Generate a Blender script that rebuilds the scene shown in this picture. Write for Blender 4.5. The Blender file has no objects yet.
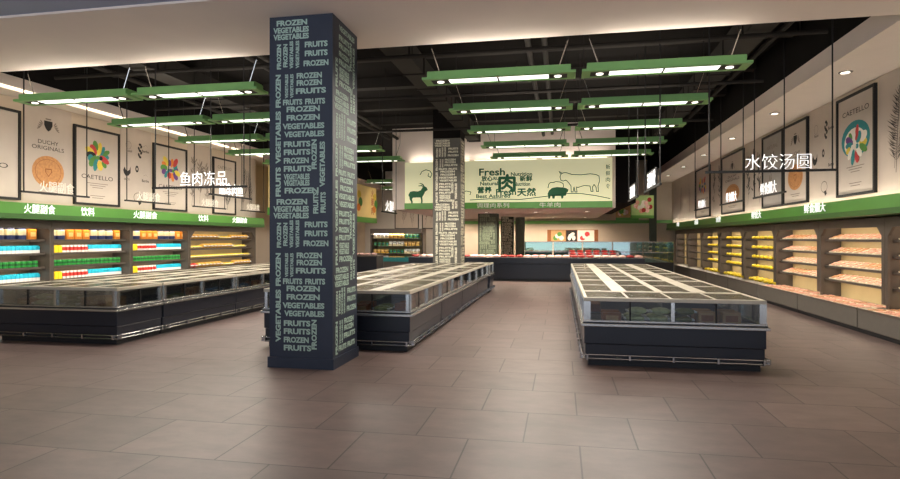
import bpy, math, random
from mathutils import Vector, Matrix
random.seed(7)
S = bpy.context.scene
COL = S.collection
PI = math.pi

# ------------------------------------------------------------------ camera, world, exposure
F_PX = 581.0
YAW = math.atan(111 / F_PX)
cam = bpy.data.cameras.new('camera')
cam.sensor_width = 36.0
cam.lens = 36.0 * F_PX / 900.0
cam.shift_y = -(239.5 - 238.0) / 900.0
cam.clip_end = 200
cam_o = bpy.data.objects.new('camera', cam)
COL.objects.link(cam_o)
cam_o.location = (0, 0, 1.7)
cam_o.rotation_euler = (PI / 2, 0, YAW)
S.camera = cam_o

W = bpy.data.worlds.new('daylight')
S.world = W
W.use_nodes = True
_nt = W.node_tree                      # outside the open shop front: dim cool sky, lower half brightened to lift the ceiling
_tc = _nt.nodes.new('ShaderNodeTexCoord'); _sp = _nt.nodes.new('ShaderNodeSeparateXYZ'); _rp = _nt.nodes.new('ShaderNodeValToRGB')
_mr = _nt.nodes.new('ShaderNodeMapRange'); _mr.inputs[1].default_value = -0.12; _mr.inputs[2].default_value = 0.12
_rp.color_ramp.elements[0].color = (0.86, 0.93, 1.06, 1)
_rp.color_ramp.elements[1].color = (0.2, 0.24, 0.31, 1)
_nt.links.new(_tc.outputs['Generated'], _sp.inputs[0]); _nt.links.new(_sp.outputs['Z'], _mr.inputs[0])
_nt.links.new(_mr.outputs[0], _rp.inputs[0]); _nt.links.new(_rp.outputs[0], _nt.nodes['Background'].inputs[0])
_nt.nodes['Background'].inputs[1].default_value = 3.0

S.view_settings.view_transform = 'Standard'
S.view_settings.look = 'None'
S.view_settings.gamma = 1.0
S.view_settings.exposure = 0.0

LAMP_W = 78.0
ADDED_UP_W = 16.0   # upward light added to each pendant lamp to brighten fascia and ducts
ADDED_CANOPY_W = 20.0    # one quarter of an unseen strip added on a canopy        # one pendant lamp
SPOT_W = 85.0        # one soffit downlight
CASE_W = 6.5        # the strip light in one wall cooler
WARM = (1.0, 0.83, 0.64)
NEUTRAL = (1.0, 0.9, 0.78)

# ------------------------------------------------------------------ materials
MATS = {}
def srgb(c):
    return tuple(((x / 255) / 12.92 if x / 255 <= 0.04045 else ((x / 255 + 0.055) / 1.055) ** 2.4) for x in c)

def mat(name, col, rough=0.6, metal=0.0, noise=0.0, nscale=8.0, emit=0.0, spec=0.5, bump=0.0):
    """procedural: base colour broken up by a noise, roughness, optional emission"""
    if name in MATS:
        return MATS[name]
    m = bpy.data.materials.new(name)
    m.use_nodes = True
    nt = m.node_tree
    b = nt.nodes['Principled BSDF']
    c = srgb(col)
    b.inputs['Base Color'].default_value = (*c, 1)
    b.inputs['Roughness'].default_value = rough
    b.inputs['Metallic'].default_value = metal
    b.inputs['Specular IOR Level'].default_value = spec
    if noise or bump:
        tc = nt.nodes.new('ShaderNodeTexCoord')
        n = nt.nodes.new('ShaderNodeTexNoise')
        n.inputs['Scale'].default_value = nscale
        n.inputs['Detail'].default_value = 4
        nt.links.new(tc.outputs['Object'], n.inputs['Vector'])
        if noise:
            r = nt.nodes.new('ShaderNodeValToRGB')
            r.color_ramp.elements[0].position = 0.3
            r.color_ramp.elements[1].position = 0.7
            r.color_ramp.elements[0].color = (*[x * (1 - noise) for x in c], 1)
            r.color_ramp.elements[1].color = (*[min(1, x * (1 + noise)) for x in c], 1)
            nt.links.new(n.outputs['Fac'], r.inputs['Fac'])
            nt.links.new(r.outputs['Color'], b.inputs['Base Color'])
        if bump:
            bp = nt.nodes.new('ShaderNodeBump')
            bp.inputs['Strength'].default_value = bump
            bp.inputs['Distance'].default_value = 0.01
            nt.links.new(n.outputs['Fac'], bp.inputs['Height'])
            nt.links.new(bp.outputs['Normal'], b.inputs['Normal'])
    if emit:
        b.inputs['Emission Color'].default_value = (*c, 1)
        b.inputs['Emission Strength'].default_value = emit
    MATS[name] = m
    return m

def glass_mat(name, tint, refl=0.12, rough=0.02):
    if name in MATS:
        return MATS[name]
    m = bpy.data.materials.new(name)
    m.use_nodes = True
    nt = m.node_tree
    nt.nodes.clear()
    out = nt.nodes.new('ShaderNodeOutputMaterial')
    tr = nt.nodes.new('ShaderNodeBsdfTransparent')
    tr.inputs[0].default_value = (*tint, 1)
    gl = nt.nodes.new('ShaderNodeBsdfGlossy')
    gl.inputs['Color'].default_value = (1, 1, 1, 1)
    gl.inputs['Roughness'].default_value = rough
    fr = nt.nodes.new('ShaderNodeFresnel')
    fr.inputs['IOR'].default_value = 1.5
    ad = nt.nodes.new('ShaderNodeMath')
    ad.operation = 'MULTIPLY_ADD'
    ad.inputs[1].default_value = 0.8
    ad.inputs[2].default_value = refl * 0.4
    nt.links.new(fr.outputs[0], ad.inputs[0])
    mx = nt.nodes.new('ShaderNodeMixShader')
    nt.links.new(ad.outputs[0], mx.inputs[0])
    nt.links.new(tr.outputs[0], mx.inputs[1])
    nt.links.new(gl.outputs[0], mx.inputs[2])
    nt.links.new(mx.outputs[0], out.inputs[0])
    MATS[name] = m
    return m

def lid_mat():
    m = mat('smoked_lid_glass', (96, 90, 78), 0.22, noise=0.06, nscale=2)
    nt = m.node_tree
    b = nt.nodes['Principled BSDF']; out = nt.nodes['Material Output']
    tr = nt.nodes.new('ShaderNodeBsdfTransparent'); tr.inputs[0].default_value = (.7, .68, .62, 1)
    mx = nt.nodes.new('ShaderNodeMixShader'); mx.inputs[0].default_value = 0.35
    nt.links.new(b.outputs[0], mx.inputs[1]); nt.links.new(tr.outputs[0], mx.inputs[2]); nt.links.new(mx.outputs[0], out.inputs[0])
    return m

def floor_mat():
    m = bpy.data.materials.new('floor_tiles')
    m.use_nodes = True
    nt = m.node_tree
    b = nt.nodes['Principled BSDF']
    tc = nt.nodes.new('ShaderNodeTexCoord')
    mp = nt.nodes.new('ShaderNodeMapping')
    mp.inputs['Location'].default_value = FLOOR_SHIFT
    nt.links.new(tc.outputs['Object'], mp.inputs['Vector'])
    br = nt.nodes.new('ShaderNodeTexBrick')
    br.offset = 0.5
    br.inputs['Scale'].default_value = 1.0
    br.inputs['Brick Width'].default_value = 0.92
    br.inputs['Row Height'].default_value = 0.83
    br.inputs['Mortar Size'].default_value = 0.007
    br.inputs['Mortar Smooth'].default_value = 0.1
    br.inputs['Bias'].default_value = 0.0
    br.inputs['Color1'].default_value = (*srgb((111, 95, 91)), 1)
    br.inputs['Color2'].default_value = (*srgb((98, 84, 81)), 1)
    br.inputs['Mortar'].default_value = (*srgb((58, 49, 46)), 1)
    nt.links.new(mp.outputs[0], br.inputs['Vector'])
    mp2 = nt.nodes.new('ShaderNodeMapping')
    mp2.inputs['Scale'].default_value = (0.9, 1.7, 1)
    nt.links.new(tc.outputs['Object'], mp2.inputs['Vector'])
    n = nt.nodes.new('ShaderNodeTexNoise')
    n.inputs['Scale'].default_value = 2.6
    n.inputs['Detail'].default_value = 9
    n.inputs['Roughness'].default_value = 0.68
    nt.links.new(mp2.outputs[0], n.inputs['Vector'])
    r = nt.nodes.new('ShaderNodeValToRGB')
    r.color_ramp.elements[0].position = 0.3
    r.color_ramp.elements[0].color = (0.74, 0.73, 0.74, 1)
    r.color_ramp.elements[1].position = 0.72
    r.color_ramp.elements[1].color = (1.16, 1.14, 1.12, 1)
    nt.links.new(n.outputs['Fac'], r.inputs['Fac'])
    mul = nt.nodes.new('ShaderNodeMix')
    mul.data_type = 'RGBA'
    mul.blend_type = 'MULTIPLY'
    mul.inputs[0].default_value = 1.0
    nt.links.new(br.outputs['Color'], mul.inputs[6])
    nt.links.new(r.outputs['Color'], mul.inputs[7])
    nt.links.new(mul.outputs[2], b.inputs['Base Color'])
    b.inputs['Roughness'].default_value = 0.42
    b.inputs['Specular IOR Level'].default_value = 0.45
    bp = nt.nodes.new('ShaderNodeBump')
    bp.inputs['Strength'].default_value = 0.5
    bp.inputs['Distance'].default_value = 0.004
    bp.invert = True
    nt.links.new(br.outputs['Fac'], bp.inputs['Height'])
    nt.links.new(bp.outputs['Normal'], b.inputs['Normal'])
    return m
FLOOR_SHIFT = (1.69 + 9.2 + .46, -4.03 + 8.3, 0)

M_CEIL = mat('ceiling_plaster', (222, 208, 198), 0.85, noise=0.02, nscale=2)
M_BAY = mat('blue_grey_ceiling', (150, 158, 178), 0.85, noise=0.02, nscale=2)  # bay coloured blue-grey, apart from the beige ceiling
M_WALL = mat('wall_plaster', (200, 184, 164), 0.85, noise=0.03, nscale=2)
M_PLAIN = mat('pale_wall_paint', (205, 200, 192), 0.8, noise=0.02, nscale=2)
M_BLACK = mat('black_ceiling_paint', (26, 24, 23), 0.95, noise=0.1, nscale=2, spec=0.1)
M_DUCT = mat('dark_duct_paint', (42, 39, 36), 0.8, noise=0.08, nscale=3, spec=0.2)
M_BLK = mat('black_metal', (14, 13, 13), 0.65, noise=0.1)
M_GREEN = mat('green_lacquer', (88, 150, 62), 0.42, noise=0.05, nscale=3)
M_LGREEN = mat('green_lamp_metal', (120, 172, 100), 0.5, noise=0.04, nscale=4)
M_DGREEN = mat('deep_green_lacquer', (58, 104, 44), 0.45, noise=0.05)
M_NAVY = mat('navy_panel', (38, 46, 62), 0.5, noise=0.05)
M_MINT = mat('mint_grey_lettering', (166, 192, 178), 0.6, noise=0.04)
M_TAUPE = mat('taupe_panel', (98, 95, 87), 0.55, noise=0.06)
M_CREAM = mat('cream_lettering', (232, 228, 204), 0.6, noise=0.03)
M_MOSS = mat('moss_panel', (52, 62, 50), 0.6, noise=0.08)
M_MOSSL = mat('moss_lettering', (112, 126, 104), 0.6, noise=0.05)
M_FZ = mat('freezer_charcoal', (29, 34, 44), 0.3, noise=0.05, nscale=3)
M_FZD = mat('freezer_plinth', (24, 25, 28), 0.5, noise=0.05)
M_CHROME = mat('brushed_steel', (190, 190, 188), 0.2, 1.0, noise=0.04, nscale=20)
M_ALU = mat('aluminium_trim', (196, 196, 192), 0.26, 0.92, noise=0.04, nscale=10)
M_TOP = mat('cream_freezer_top', (188, 181, 164), 0.4, 0.1, noise=0.04)
M_MEATC = mat('meat_counter_grey', (108, 104, 100), 0.4, noise=0.05)
M_INNER = mat('freezer_liner', (150, 146, 136), 0.5, noise=0.05)
M_GLASS = glass_mat('clear_glass', (0.86, 0.9, 0.9), 0.12)
M_LID = lid_mat()
M_TEAL = glass_mat('teal_tank_glass', (0.62, 0.8, 0.77), 0.3)
M_WATER = mat('tank_water', (84, 116, 110), 0.3, noise=0.25, nscale=4)
M_CASE = mat('cooler_brown', (92, 83, 75), 0.4, noise=0.06, nscale=3)
M_CASEB = mat('cooler_back', (196, 176, 130), 0.6, noise=0.06, nscale=2)
M_CASED = mat('cooler_dark_back', (128, 116, 96), 0.5, noise=0.06, nscale=2)
M_BIN = mat('bin_grey', (104, 99, 92), 0.45, noise=0.05)
M_SHELF = mat('shelf_metal', (120, 110, 98), 0.4, 0.3, noise=0.05)
M_TUBE = mat('lit_tube', (255, 253, 246), 0.5, noise=0, emit=2.2)
M_SPOTL = mat('lit_spot', (255, 246, 230), 0.5, emit=2.0)
M_COVE = mat('lit_cove', (255, 240, 215), 0.5, emit=1.3)
M_STRIP = mat('lit_strip', (255, 238, 205), 0.5, emit=2.5)
M_WHITE = mat('lit_white_letters', (255, 255, 255), 0.5, emit=0.75)
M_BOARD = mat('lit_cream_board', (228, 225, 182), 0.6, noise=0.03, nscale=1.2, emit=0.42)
M_INK = mat('banner_green_ink', (22, 104, 62), 0.6, noise=0.04)
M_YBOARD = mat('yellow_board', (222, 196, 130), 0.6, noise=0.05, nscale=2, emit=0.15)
M_RED = mat('red_ink', (170, 48, 30), 0.6, noise=0.05)
M_PAPER = mat('poster_paper', (198, 186, 174), 0.75, noise=0.03, nscale=3)
M_PAPERG = mat('grey_poster_paper', (158, 152, 146), 0.75, noise=0.05, nscale=3)
M_MURAL = mat('mural_paper', (192, 179, 167), 0.8, noise=0.05, nscale=2)
M_PINK = mat('poster_ink', (26, 23, 22), 0.7, noise=0.05)
M_INKG = mat('poster_grey_ink', (128, 116, 106), 0.7, noise=0.1)
M_CB = mat('biscuit_ink', (190, 134, 82), 0.7, noise=0.16, nscale=20)
M_CBD = mat('biscuit_dark_ink', (140, 84, 38), 0.7, noise=0.1)
C_TEAL = mat('teal_ink', (40, 132, 136), 0.7, noise=0.1)
C_YEL = mat('yellow_ink', (222, 196, 70), 0.7, noise=0.1)
C_GRN = mat('leaf_ink', (84, 140, 62), 0.7, noise=0.1)
C_LEAF = mat('light_leaf_panel', (168, 200, 130), 0.7, noise=0.1)
C_RED = mat('crimson_ink', (196, 60, 60), 0.7, noise=0.1)
C_PUR = mat('plum_ink', (104, 62, 128), 0.7, noise=0.1)
C_ORA = mat('orange_ink', (224, 130, 50), 0.7, noise=0.1)
C_WHT = mat('white_ink', (232, 226, 214), 0.7, noise=0.04)
# goods
G_ORANGE = mat('orange_pack', (226, 140, 40), 0.45, noise=0.15, nscale=30)
G_ORANGEL = mat('orange_pack_label', (246, 206, 130), 0.5, noise=0.1, nscale=30)
G_NAVYP = mat('navy_pack', (38, 52, 104), 0.45, noise=0.1)
G_CREAMP = mat('cream_pack', (240, 226, 186), 0.5, noise=0.05)
G_CYAN = mat('cyan_carton', (40, 190, 222), 0.45, noise=0.06, nscale=20)
G_WHITE = mat('white_carton', (240, 240, 236), 0.5, noise=0.03)
G_YEL = mat('yellow_carton', (246, 220, 40), 0.45, noise=0.05)
G_RED = mat('red_carton', (206, 56, 48), 0.45, noise=0.06)
G_GREEN = mat('green_can', (44, 150, 62), 0.35, noise=0.08)
G_GREEND = mat('green_can_band', (28, 96, 44), 0.35, noise=0.08)
G_FRUIT = mat('yellow_fruit', (232, 206, 52), 0.5, noise=0.14, nscale=9)
G_MEAT = mat('pale_meat', (224, 164, 140), 0.5, noise=0.16, nscale=12)
G_MEATD = mat('brown_meat', (198, 142, 98), 0.5, noise=0.16, nscale=12)
G_TRAY = mat('cream_tray', (240, 226, 200), 0.5, noise=0.03)
G_BEEF = mat('red_beef', (160, 40, 38), 0.45, noise=0.25, nscale=14)
G_PORK = mat('pink_pork', (234, 192, 186), 0.5, noise=0.2, nscale=14)
G_BOX = mat('brown_food_box', (150, 88, 44), 0.55, noise=0.14, nscale=10)
G_BOXT = mat('tan_food_box', (188, 146, 96), 0.55, noise=0.12, nscale=10)
G_BAG = mat('pale_green_bag', (190, 196, 150), 0.4, noise=0.25, nscale=12)
G_BAGD = mat('olive_bag', (112, 116, 62), 0.4, noise=0.25, nscale=12)
G_BAGB = mat('blue_bag', (86, 120, 160), 0.4, noise=0.2, nscale=12)
G_SNACK = mat('amber_bag', (226, 170, 72), 0.4, noise=0.5, nscale=14)

# ------------------------------------------------------------------ mesh helpers
class MB:
    def __init__(s):
        s.v, s.f, s.m, s.mats = [], [], [], []
    def mi(s, m):
        if m not in s.mats:
            s.mats.append(m)
        return s.mats.index(m)
    def add(s, vs, fs, m):
        k = len(s.v); i = s.mi(m)
        s.v += [tuple(v) for v in vs]
        for f in fs:
            s.f.append(tuple(k + a for a in f)); s.m.append(i)
    def box(s, x0, x1, y0, y1, z0, z1, m, rot=None, org=None):
        vs = [(x, y, z) for z in (z0, z1) for y in (y0, y1) for x in (x0, x1)]
        if rot is not None:
            o = Vector(org) if org else Vector(((x0 + x1) / 2, (y0 + y1) / 2, (z0 + z1) / 2))
            vs = [o + rot @ (Vector(v) - o) for v in vs]
        s.add(vs, [(0, 2, 3, 1), (4, 5, 7, 6), (0, 1, 5, 4), (2, 6, 7, 3), (0, 4, 6, 2), (1, 3, 7, 5)], m)
    def cbox(s, x0, x1, y0, y1, z0, z1, m, c=0.01):
        """box with chamfered vertical edges and top edge"""
        def ring(d, z):
            return [(x0 + d + (c - d if d < c else 0), y0 + d, z), (x1 - d - (c - d if d < c else 0), y0 + d, z),
                    (x1 - d, y0 + max(c, d), z), (x1 - d, y1 - max(c, d), z), (x1 - max(c, d), y1 - d, z),
                    (x0 + max(c, d), y1 - d, z), (x0 + d, y1 - max(c, d), z), (x0 + d, y0 + max(c, d), z)]
        r = ring(0, z0) + ring(0, z1 - c) + ring(c * 0.999, z1)
        fs = [tuple(reversed(range(8))), tuple(range(16, 24))]
        for k in (0, 8):
            for i in range(8):
                j = (i + 1) % 8
                fs.append((k + i, k + j, k + 8 + j, k + 8 + i))
        s.add(r, fs, m)
    def tube(s, a, b, r, m, n=8):
        a, b = Vector(a), Vector(b)
        d = (b - a).normalized()
        u = d.cross(Vector((0, 0, 1)))
        if u.length < 1e-4:
            u = Vector((1, 0, 0))
        u.normalize(); w = d.cross(u)
        vs = []
        for p in (a, b):
            for i in range(n):
                t = 2 * PI * i / n
                vs.append(p + u * (r * math.cos(t)) + w * (r * math.sin(t)))
        fs = [(i, (i + 1) % n, n + (i + 1) % n, n + i) for i in range(n)] + [tuple(reversed(range(n))), tuple(range(n, 2 * n))]
        s.add(vs, fs, m)
    def lathe(s, prof, m, n=12, c=(0, 0, 0), ms=None):
        vs = []
        for r, z in prof:
            for i in range(n):
                t = 2 * PI * i / n
                vs.append((c[0] + r * math.cos(t), c[1] + r * math.sin(t), c[2] + z))
        for k in range(len(prof) - 1):
            pass
        base = len(s.v)
        s.v += vs
        for k in range(len(prof) - 1):
            ii = s.mi(ms[k] if ms else m)
            for i in range(n):
                j = (i + 1) % n
                s.f.append((base + k * n + i, base + k * n + j, base + (k + 1) * n + j, base + (k + 1) * n + i)); s.m.append(ii)
        s.f.append(tuple(base + i for i in reversed(range(n)))); s.m.append(s.mi(ms[0] if ms else m))
        s.f.append(tuple(base + (len(prof) - 1) * n + i for i in range(n))); s.m.append(s.mi(ms[-1] if ms else m))
    def poly(s, pts, m):
        s.add(pts, [tuple(range(len(pts)))], m)
    def prism(s, pts2, fn, t0, t1, m):
        """closed 2-D outline extruded between depths t0 and t1; fn(u, v, t) -> xyz"""
        n = len(pts2)
        vs = [fn(u, v, t0) for u, v in pts2] + [fn(u, v, t1) for u, v in pts2]
        fs = [tuple(range(n)), tuple(reversed(range(n, 2 * n)))] + [(i, n + i, n + (i + 1) % n, (i + 1) % n) for i in range(n)]
        s.add(vs, fs, m)
    def sphere(s, c, rx, ry, rz, m, n=8, k=5, fn=None):
        vs = [(0, 0, -1)]
        for j in range(1, k):
            p = -PI / 2 + PI * j / k
            for i in range(n):
                t = 2 * PI * i / n
                vs.append((math.cos(p) * math.cos(t), math.cos(p) * math.sin(t), math.sin(p)))
        vs.append((0, 0, 1))
        vs = [(fn(v) if fn else v) for v in vs]
        vs = [(c[0] + v[0] * rx, c[1] + v[1] * ry, c[2] + v[2] * rz) for v in vs]
        fs = [(0, 1 + (i + 1) % n, 1 + i) for i in range(n)]
        for j in range(k - 2):
            for i in range(n):
                a = 1 + j * n + i; b = 1 + j * n + (i + 1) % n
                fs.append((a, b, b + n, a + n))
        top = len(vs) - 1; q = 1 + (k - 2) * n
        fs += [(q + i, q + (i + 1) % n, top) for i in range(n)]
        s.add(vs, fs, m)
    def build(s, name, parent=None, loc=(0, 0, 0), rz=0.0, smooth=False, bevel=0.0, **tags):
        me = bpy.data.meshes.new(name)
        me.from_pydata(s.v, [], s.f)
        for m in s.mats:
            me.materials.append(m)
        me.polygons.foreach_set('material_index', s.m)
        if smooth:
            me.polygons.foreach_set('use_smooth', [True] * len(s.f))
        me.update()
        o = bpy.data.objects.new(name, me)
        COL.objects.link(o)
        o.location = loc
        o.rotation_euler = (0, 0, rz)
        if parent:
            o.parent = parent
        if bevel:
            b = o.modifiers.new('bevel', 'BEVEL'); b.width = bevel; b.segments = 2; b.limit_method = 'ANGLE'
        for k, v in tags.items():
            o[k] = v
        return o

def thing(name, label, cat, loc=(0, 0, 0), rz=0.0, group=None):
    o = bpy.data.objects.new(name, None)
    COL.objects.link(o)
    o.location = loc; o.rotation_euler = (0, 0, rz)
    o.empty_display_size = 0.1
    o['label'] = label; o['category'] = cat
    if group:
        o['group'] = group
    return o

def tag(o, label, cat, group=None):
    o['label'] = label; o['category'] = cat
    if group:
        o['group'] = group
    return o

def copy_tree(o, loc=None, rz=None, label=None, group=None, parent=None):
    c = o.copy(); COL.objects.link(c)
    if parent:
        c.parent = parent
    if loc is not None:
        c.location = loc
    if rz is not None:
        c.rotation_euler = (0, 0, rz)
    if label:
        c['label'] = label
    if group:
        c['group'] = group
    for ch in KIDS.get(o.name) or [k for k in o.children]:
        copy_tree(ch, parent=c)
    return c
KIDS = {}

def struct(o):
    o['kind'] = 'structure'
    return o

_wc = {}
def word(txt, bold=0.0):
    k = (txt, bold)
    if k not in _wc:
        c = bpy.data.curves.new('w', 'FONT')
        c.body = txt; c.offset = bold; c.resolution_u = 3
        o = bpy.data.objects.new('w', c); COL.objects.link(o)
        dg = bpy.context.evaluated_depsgraph_get()
        ev = o.evaluated_get(dg)
        me = ev.to_mesh()
        vs = [tuple(v.co) for v in me.vertices]; fs = [tuple(p.vertices) for p in me.polygons]
        x0 = min(v[0] for v in vs); x1 = max(v[0] for v in vs); y0 = min(v[1] for v in vs); y1 = max(v[1] for v in vs)
        vs = [((v[0] - x0) / (x1 - x0) - .5, (v[1] - y0) / (y1 - y0) - .5) for v in vs]
        ev.to_mesh_clear()
        bpy.data.objects.remove(o); bpy.data.curves.remove(c)
        _wc[k] = (vs, fs)
    return _wc[k]

class Plane:
    """a flat surface: p(u, v, t) = origin + u*U + v*V + t*N"""
    def __init__(s, o, U, V):
        s.o, s.U, s.V = Vector(o), Vector(U), Vector(V)
        s.N = s.U.cross(s.V)
    def p(s, u, v, t=0.0):
        return s.o + s.U * u + s.V * v + s.N * t
    def text(s, mb, txt, u, v, w, h, m, t=0.003, bold=0.02, rot=0, depth=0.0):
        vs, fs = word(txt, bold)
        if rot:
            pts = [(u - y * h, v + x * w) for x, y in vs]
        else:
            pts = [(u + x * w, v + y * h) for x, y in vs]
        mb.add([s.p(a, b, t + depth) for a, b in pts], fs, m)
        if depth:                                        # raised letters get side walls
            n = len(pts)
            cnt = {}
            for f in fs:
                for i in range(len(f)):
                    e = (f[i], f[(i + 1) % len(f)])
                    cnt[e] = 1
            ed = [e for e in cnt if (e[1], e[0]) not in cnt]
            mb.add([s.p(a, b, t + depth) for a, b in pts] + [s.p(a, b, t) for a, b in pts], [(b, a, n + a, n + b) for a, b in ed], m)
    def ell(s, mb, u, v, a, b, m, t=0.003, n=18, rot=0.0):
        pts = []
        for i in range(n):
            q = 2 * PI * i / n
            x, y = a * math.cos(q), b * math.sin(q)
            pts.append(s.p(u + x * math.cos(rot) - y * math.sin(rot), v + x * math.sin(rot) + y * math.cos(rot), t))
        mb.poly(pts, m)
    def rect(s, mb, u0, u1, v0, v1, m, t=0.003):
        mb.poly([s.p(u0, v0, t), s.p(u1, v0, t), s.p(u1, v1, t), s.p(u0, v1, t)], m)
    def slab(s, mb, u0, u1, v0, v1, t0, t1, m):
        mb.prism([(u0, v0), (u1, v0), (u1, v1), (u0, v1)], s.p, t1, t0, m)
    def shape(s, mb, pts, u, v, su, sv, m, t=0.003):
        mb.poly([s.p(u + a * su, v + b * sv, t) for a, b in pts], m)
    def line(s, mb, pts, u, v, su, sv, w, m, t=0.003, closed=True):
        P = [(u + a * su, v + b * sv) for a, b in pts]
        n = len(P)
        for i in range(n if closed else n - 1):
            a, b = Vector(P[i]), Vector(P[(i + 1) % n])
            d = b - a
            if d.length < 1e-6:
                continue
            d.normalize(); q = Vector((-d.y, d.x)) * w / 2; e = d * w * .35
            mb.poly([s.p(*(a - e - q), t), s.p(*(b + e - q), t), s.p(*(b + e + q), t), s.p(*(a - e + q), t)], m)

def area_light(name, parent, loc, sx, sy, watts, col, rot=(0, 0, 0), spread=PI):
    l = bpy.data.lights.new(name, 'AREA')
    l.shape = 'RECTANGLE'; l.size = sx; l.size_y = sy
    l.energy = watts; l.color = col; l.spread = spread
    o = bpy.data.objects.new(name, l); COL.objects.link(o)
    o.location = loc; o.rotation_euler = rot
    if parent:
        o.parent = parent
    return o

ORD = ['first', 'second', 'third', 'fourth', 'fifth', 'sixth', 'seventh', 'eighth', 'ninth']

# ------------------------------------------------------------------ the shell
XL, XR = -11.8, 6.7
YF, YB = -4.0, 34.0
mb = MB(); mb.box(XL - .2, XR + .2, YF, YB + .2, -0.2, 0, floor_mat())
struct(mb.build('floor'))
mb = MB(); mb.box(XL - .2, XL, YF, YB + .2, 0, 6.0, M_WALL); struct(mb.build('wall_left'))
mb = MB(); mb.box(XR, XR + .2, YF, YB + .2, 0, 6.0, M_WALL); struct(mb.build('wall_right'))
mb = MB(); mb.box(XL, XR, YB, YB + .2, 0, 6.0, M_PLAIN); struct(mb.build('wall_back'))
# front ceiling (a dropped beam with a higher bay at the left)
ZS = 4.6
mb = MB()
mb.box(XL, XR, 6.42, 8.5, ZS, ZS + .3, M_CEIL)
mb.box(-4.1, XR, YF, 6.42, ZS, ZS + .3, M_CEIL)
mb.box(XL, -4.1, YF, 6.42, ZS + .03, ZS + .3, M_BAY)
struct(mb.build('ceiling'))
# black open ceiling over the sales floor
mb = MB(); mb.box(XL, XR, 8.5, YB, 5.75, 5.95, M_BLACK); struct(mb.build('ceiling_black'))
mb = MB(); mb.box(XL, XR, 8.35, 8.5, ZS + .3, 5.75, M_BLACK); struct(mb.build('ceiling_edge'))
# side soffits: beige band below, black above
mb = MB()
mb.box(4.4, XR, 8.5, YB, ZS - .02, 4.9, M_CEIL); mb.box(4.4, XR, 8.5, YB, 4.9, 5.75, M_BLACK)
struct(mb.build('ceiling_right'))
mb = MB()
mb.box(XL, -10.5, 8.5, YB, ZS - .02, 4.86, M_CEIL); mb.box(XL, -10.5, 8.5, YB, 4.86, 5.75, M_BLACK)
struct(mb.build('ceiling_left'))
# poster bulkheads above the wall coolers
mb = MB(); mb.box(XL, -11.0, YF, 19.6, 2.4, ZS - .02, M_WALL); struct(mb.build('wall_left_upper'))
mb = MB(); mb.box(5.6, XR, YF, 31.5, 2.42, ZS - .02, M_WALL); struct(mb.build('wall_right_upper'))
# bulkhead box that carries the meat banner, its low ceiling reaches the back wall
mb = MB(); mb.box(-6.15, 1.85, 20.8, 31.5, 2.75, 5.75, M_CEIL); struct(mb.build('ceiling_meat_department'))
mb = MB(); mb.box(1.85, 2.6, 21.4, 31.5, 2.95, 5.75, M_BLACK); struct(mb.build('ceiling_beam'))
mb = MB(); mb.box(-6.15, XR, 31.5, 31.7, 0, 5.75, M_WALL); struct(mb.build('wall_meat_department'))
mb = MB(); mb.box(-5.2, 5.6, 31.35, 31.5, 2.46, 2.62, M_GREEN); struct(mb.build('trim_1'))

# pipes, ducts and cable trays in the black ceiling
n = 0
for y in (9.6, 11.9, 14.2, 16.6, 18.8):
    mb = MB(); mb.box(-10.4, 4.3, y - .13, y + .13, 5.5, 5.75, M_DUCT)
    tag(mb.build('ceiling_beam_casing'), '%s dark crosswise beam from the front in the black open ceiling' % ORD[n], 'beam', 'crosswise beams in the black ceiling'); n += 1
DN = [(-8.3, .5, 'left-hand'), (-3.0, .42, 'middle'), (3.2, .4, 'right-hand')]
for x, w, nm in DN:
    d = thing('air_duct', 'dark grey square air duct running lengthwise in the %s bay of the black ceiling' % nm, 'duct', (x, 14.7, 5.1))
    mb = MB(); mb.box(-w / 2, w / 2, -5.7, 5.7, 0, .36, M_DUCT); mb.build('duct_run', d)
    for k in range(10):
        mb = MB(); mb.box(-w / 2 - .025, w / 2 + .025, -5.4 + k * 1.2 - .02, -5.4 + k * 1.2 + .02, -.025, .4, M_DUCT)
        mb.build('flange', d)
    mb = MB()
    for yy in (-4, 0, 4):
        for sx in (-1, 1):
            mb.tube((sx * (w / 2 + .015), yy, 0), (sx * (w / 2 + .015), yy, .65), .008, M_DUCT, 6)
    mb.build('hanger', d)
for k, (x, z) in enumerate([(-9.6, 5.3), (-6.2, 5.35), (-5.9, 5.35), (-.6, 5.3), (-.3, 5.35), (3.75, 5.3)]):
    nm = ['leftmost', 'second from the left', 'third from the left', 'third from the right', 'second from the right', 'rightmost'][k]
    d = thing('ceiling_pipe', 'thin dark pipe running lengthwise in the black ceiling, %s' % nm, 'pipe', (x, 14.5, z))
    mb = MB(); mb.tube((0, -5.9, 0), (0, 6.1, 0), .055, M_DUCT, 8); mb.build('pipe_run', d, smooth=False)
    mb = MB()
    for yy in (-4.5, -1.5, 1.5, 4.5):
        mb.tube((0, yy, 0), (0, yy, 5.75 - z), .008, M_DUCT, 6)
    mb.build('hanger', d)
for k, y in enumerate((10.3, 13.3, 17.4)):
    d = thing('ceiling_pipe', 'dark sprinkler pipe crossing the black ceiling, %s from the front' % ORD[k], 'pipe', (-3, y, 5.02))
    mb = MB(); mb.tube((-7.3, 0, 0), (7.2, 0, 0), .04, M_DUCT, 8); mb.build('pipe_run', d)
    mb = MB()
    for xx in (-6.6, -3.9, -1.1, 2, 4.6, 6.8):
        mb.tube((xx, 0, 0), (xx, 0, .73), .008, M_DUCT, 6)
    mb.build('hanger', d)

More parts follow.
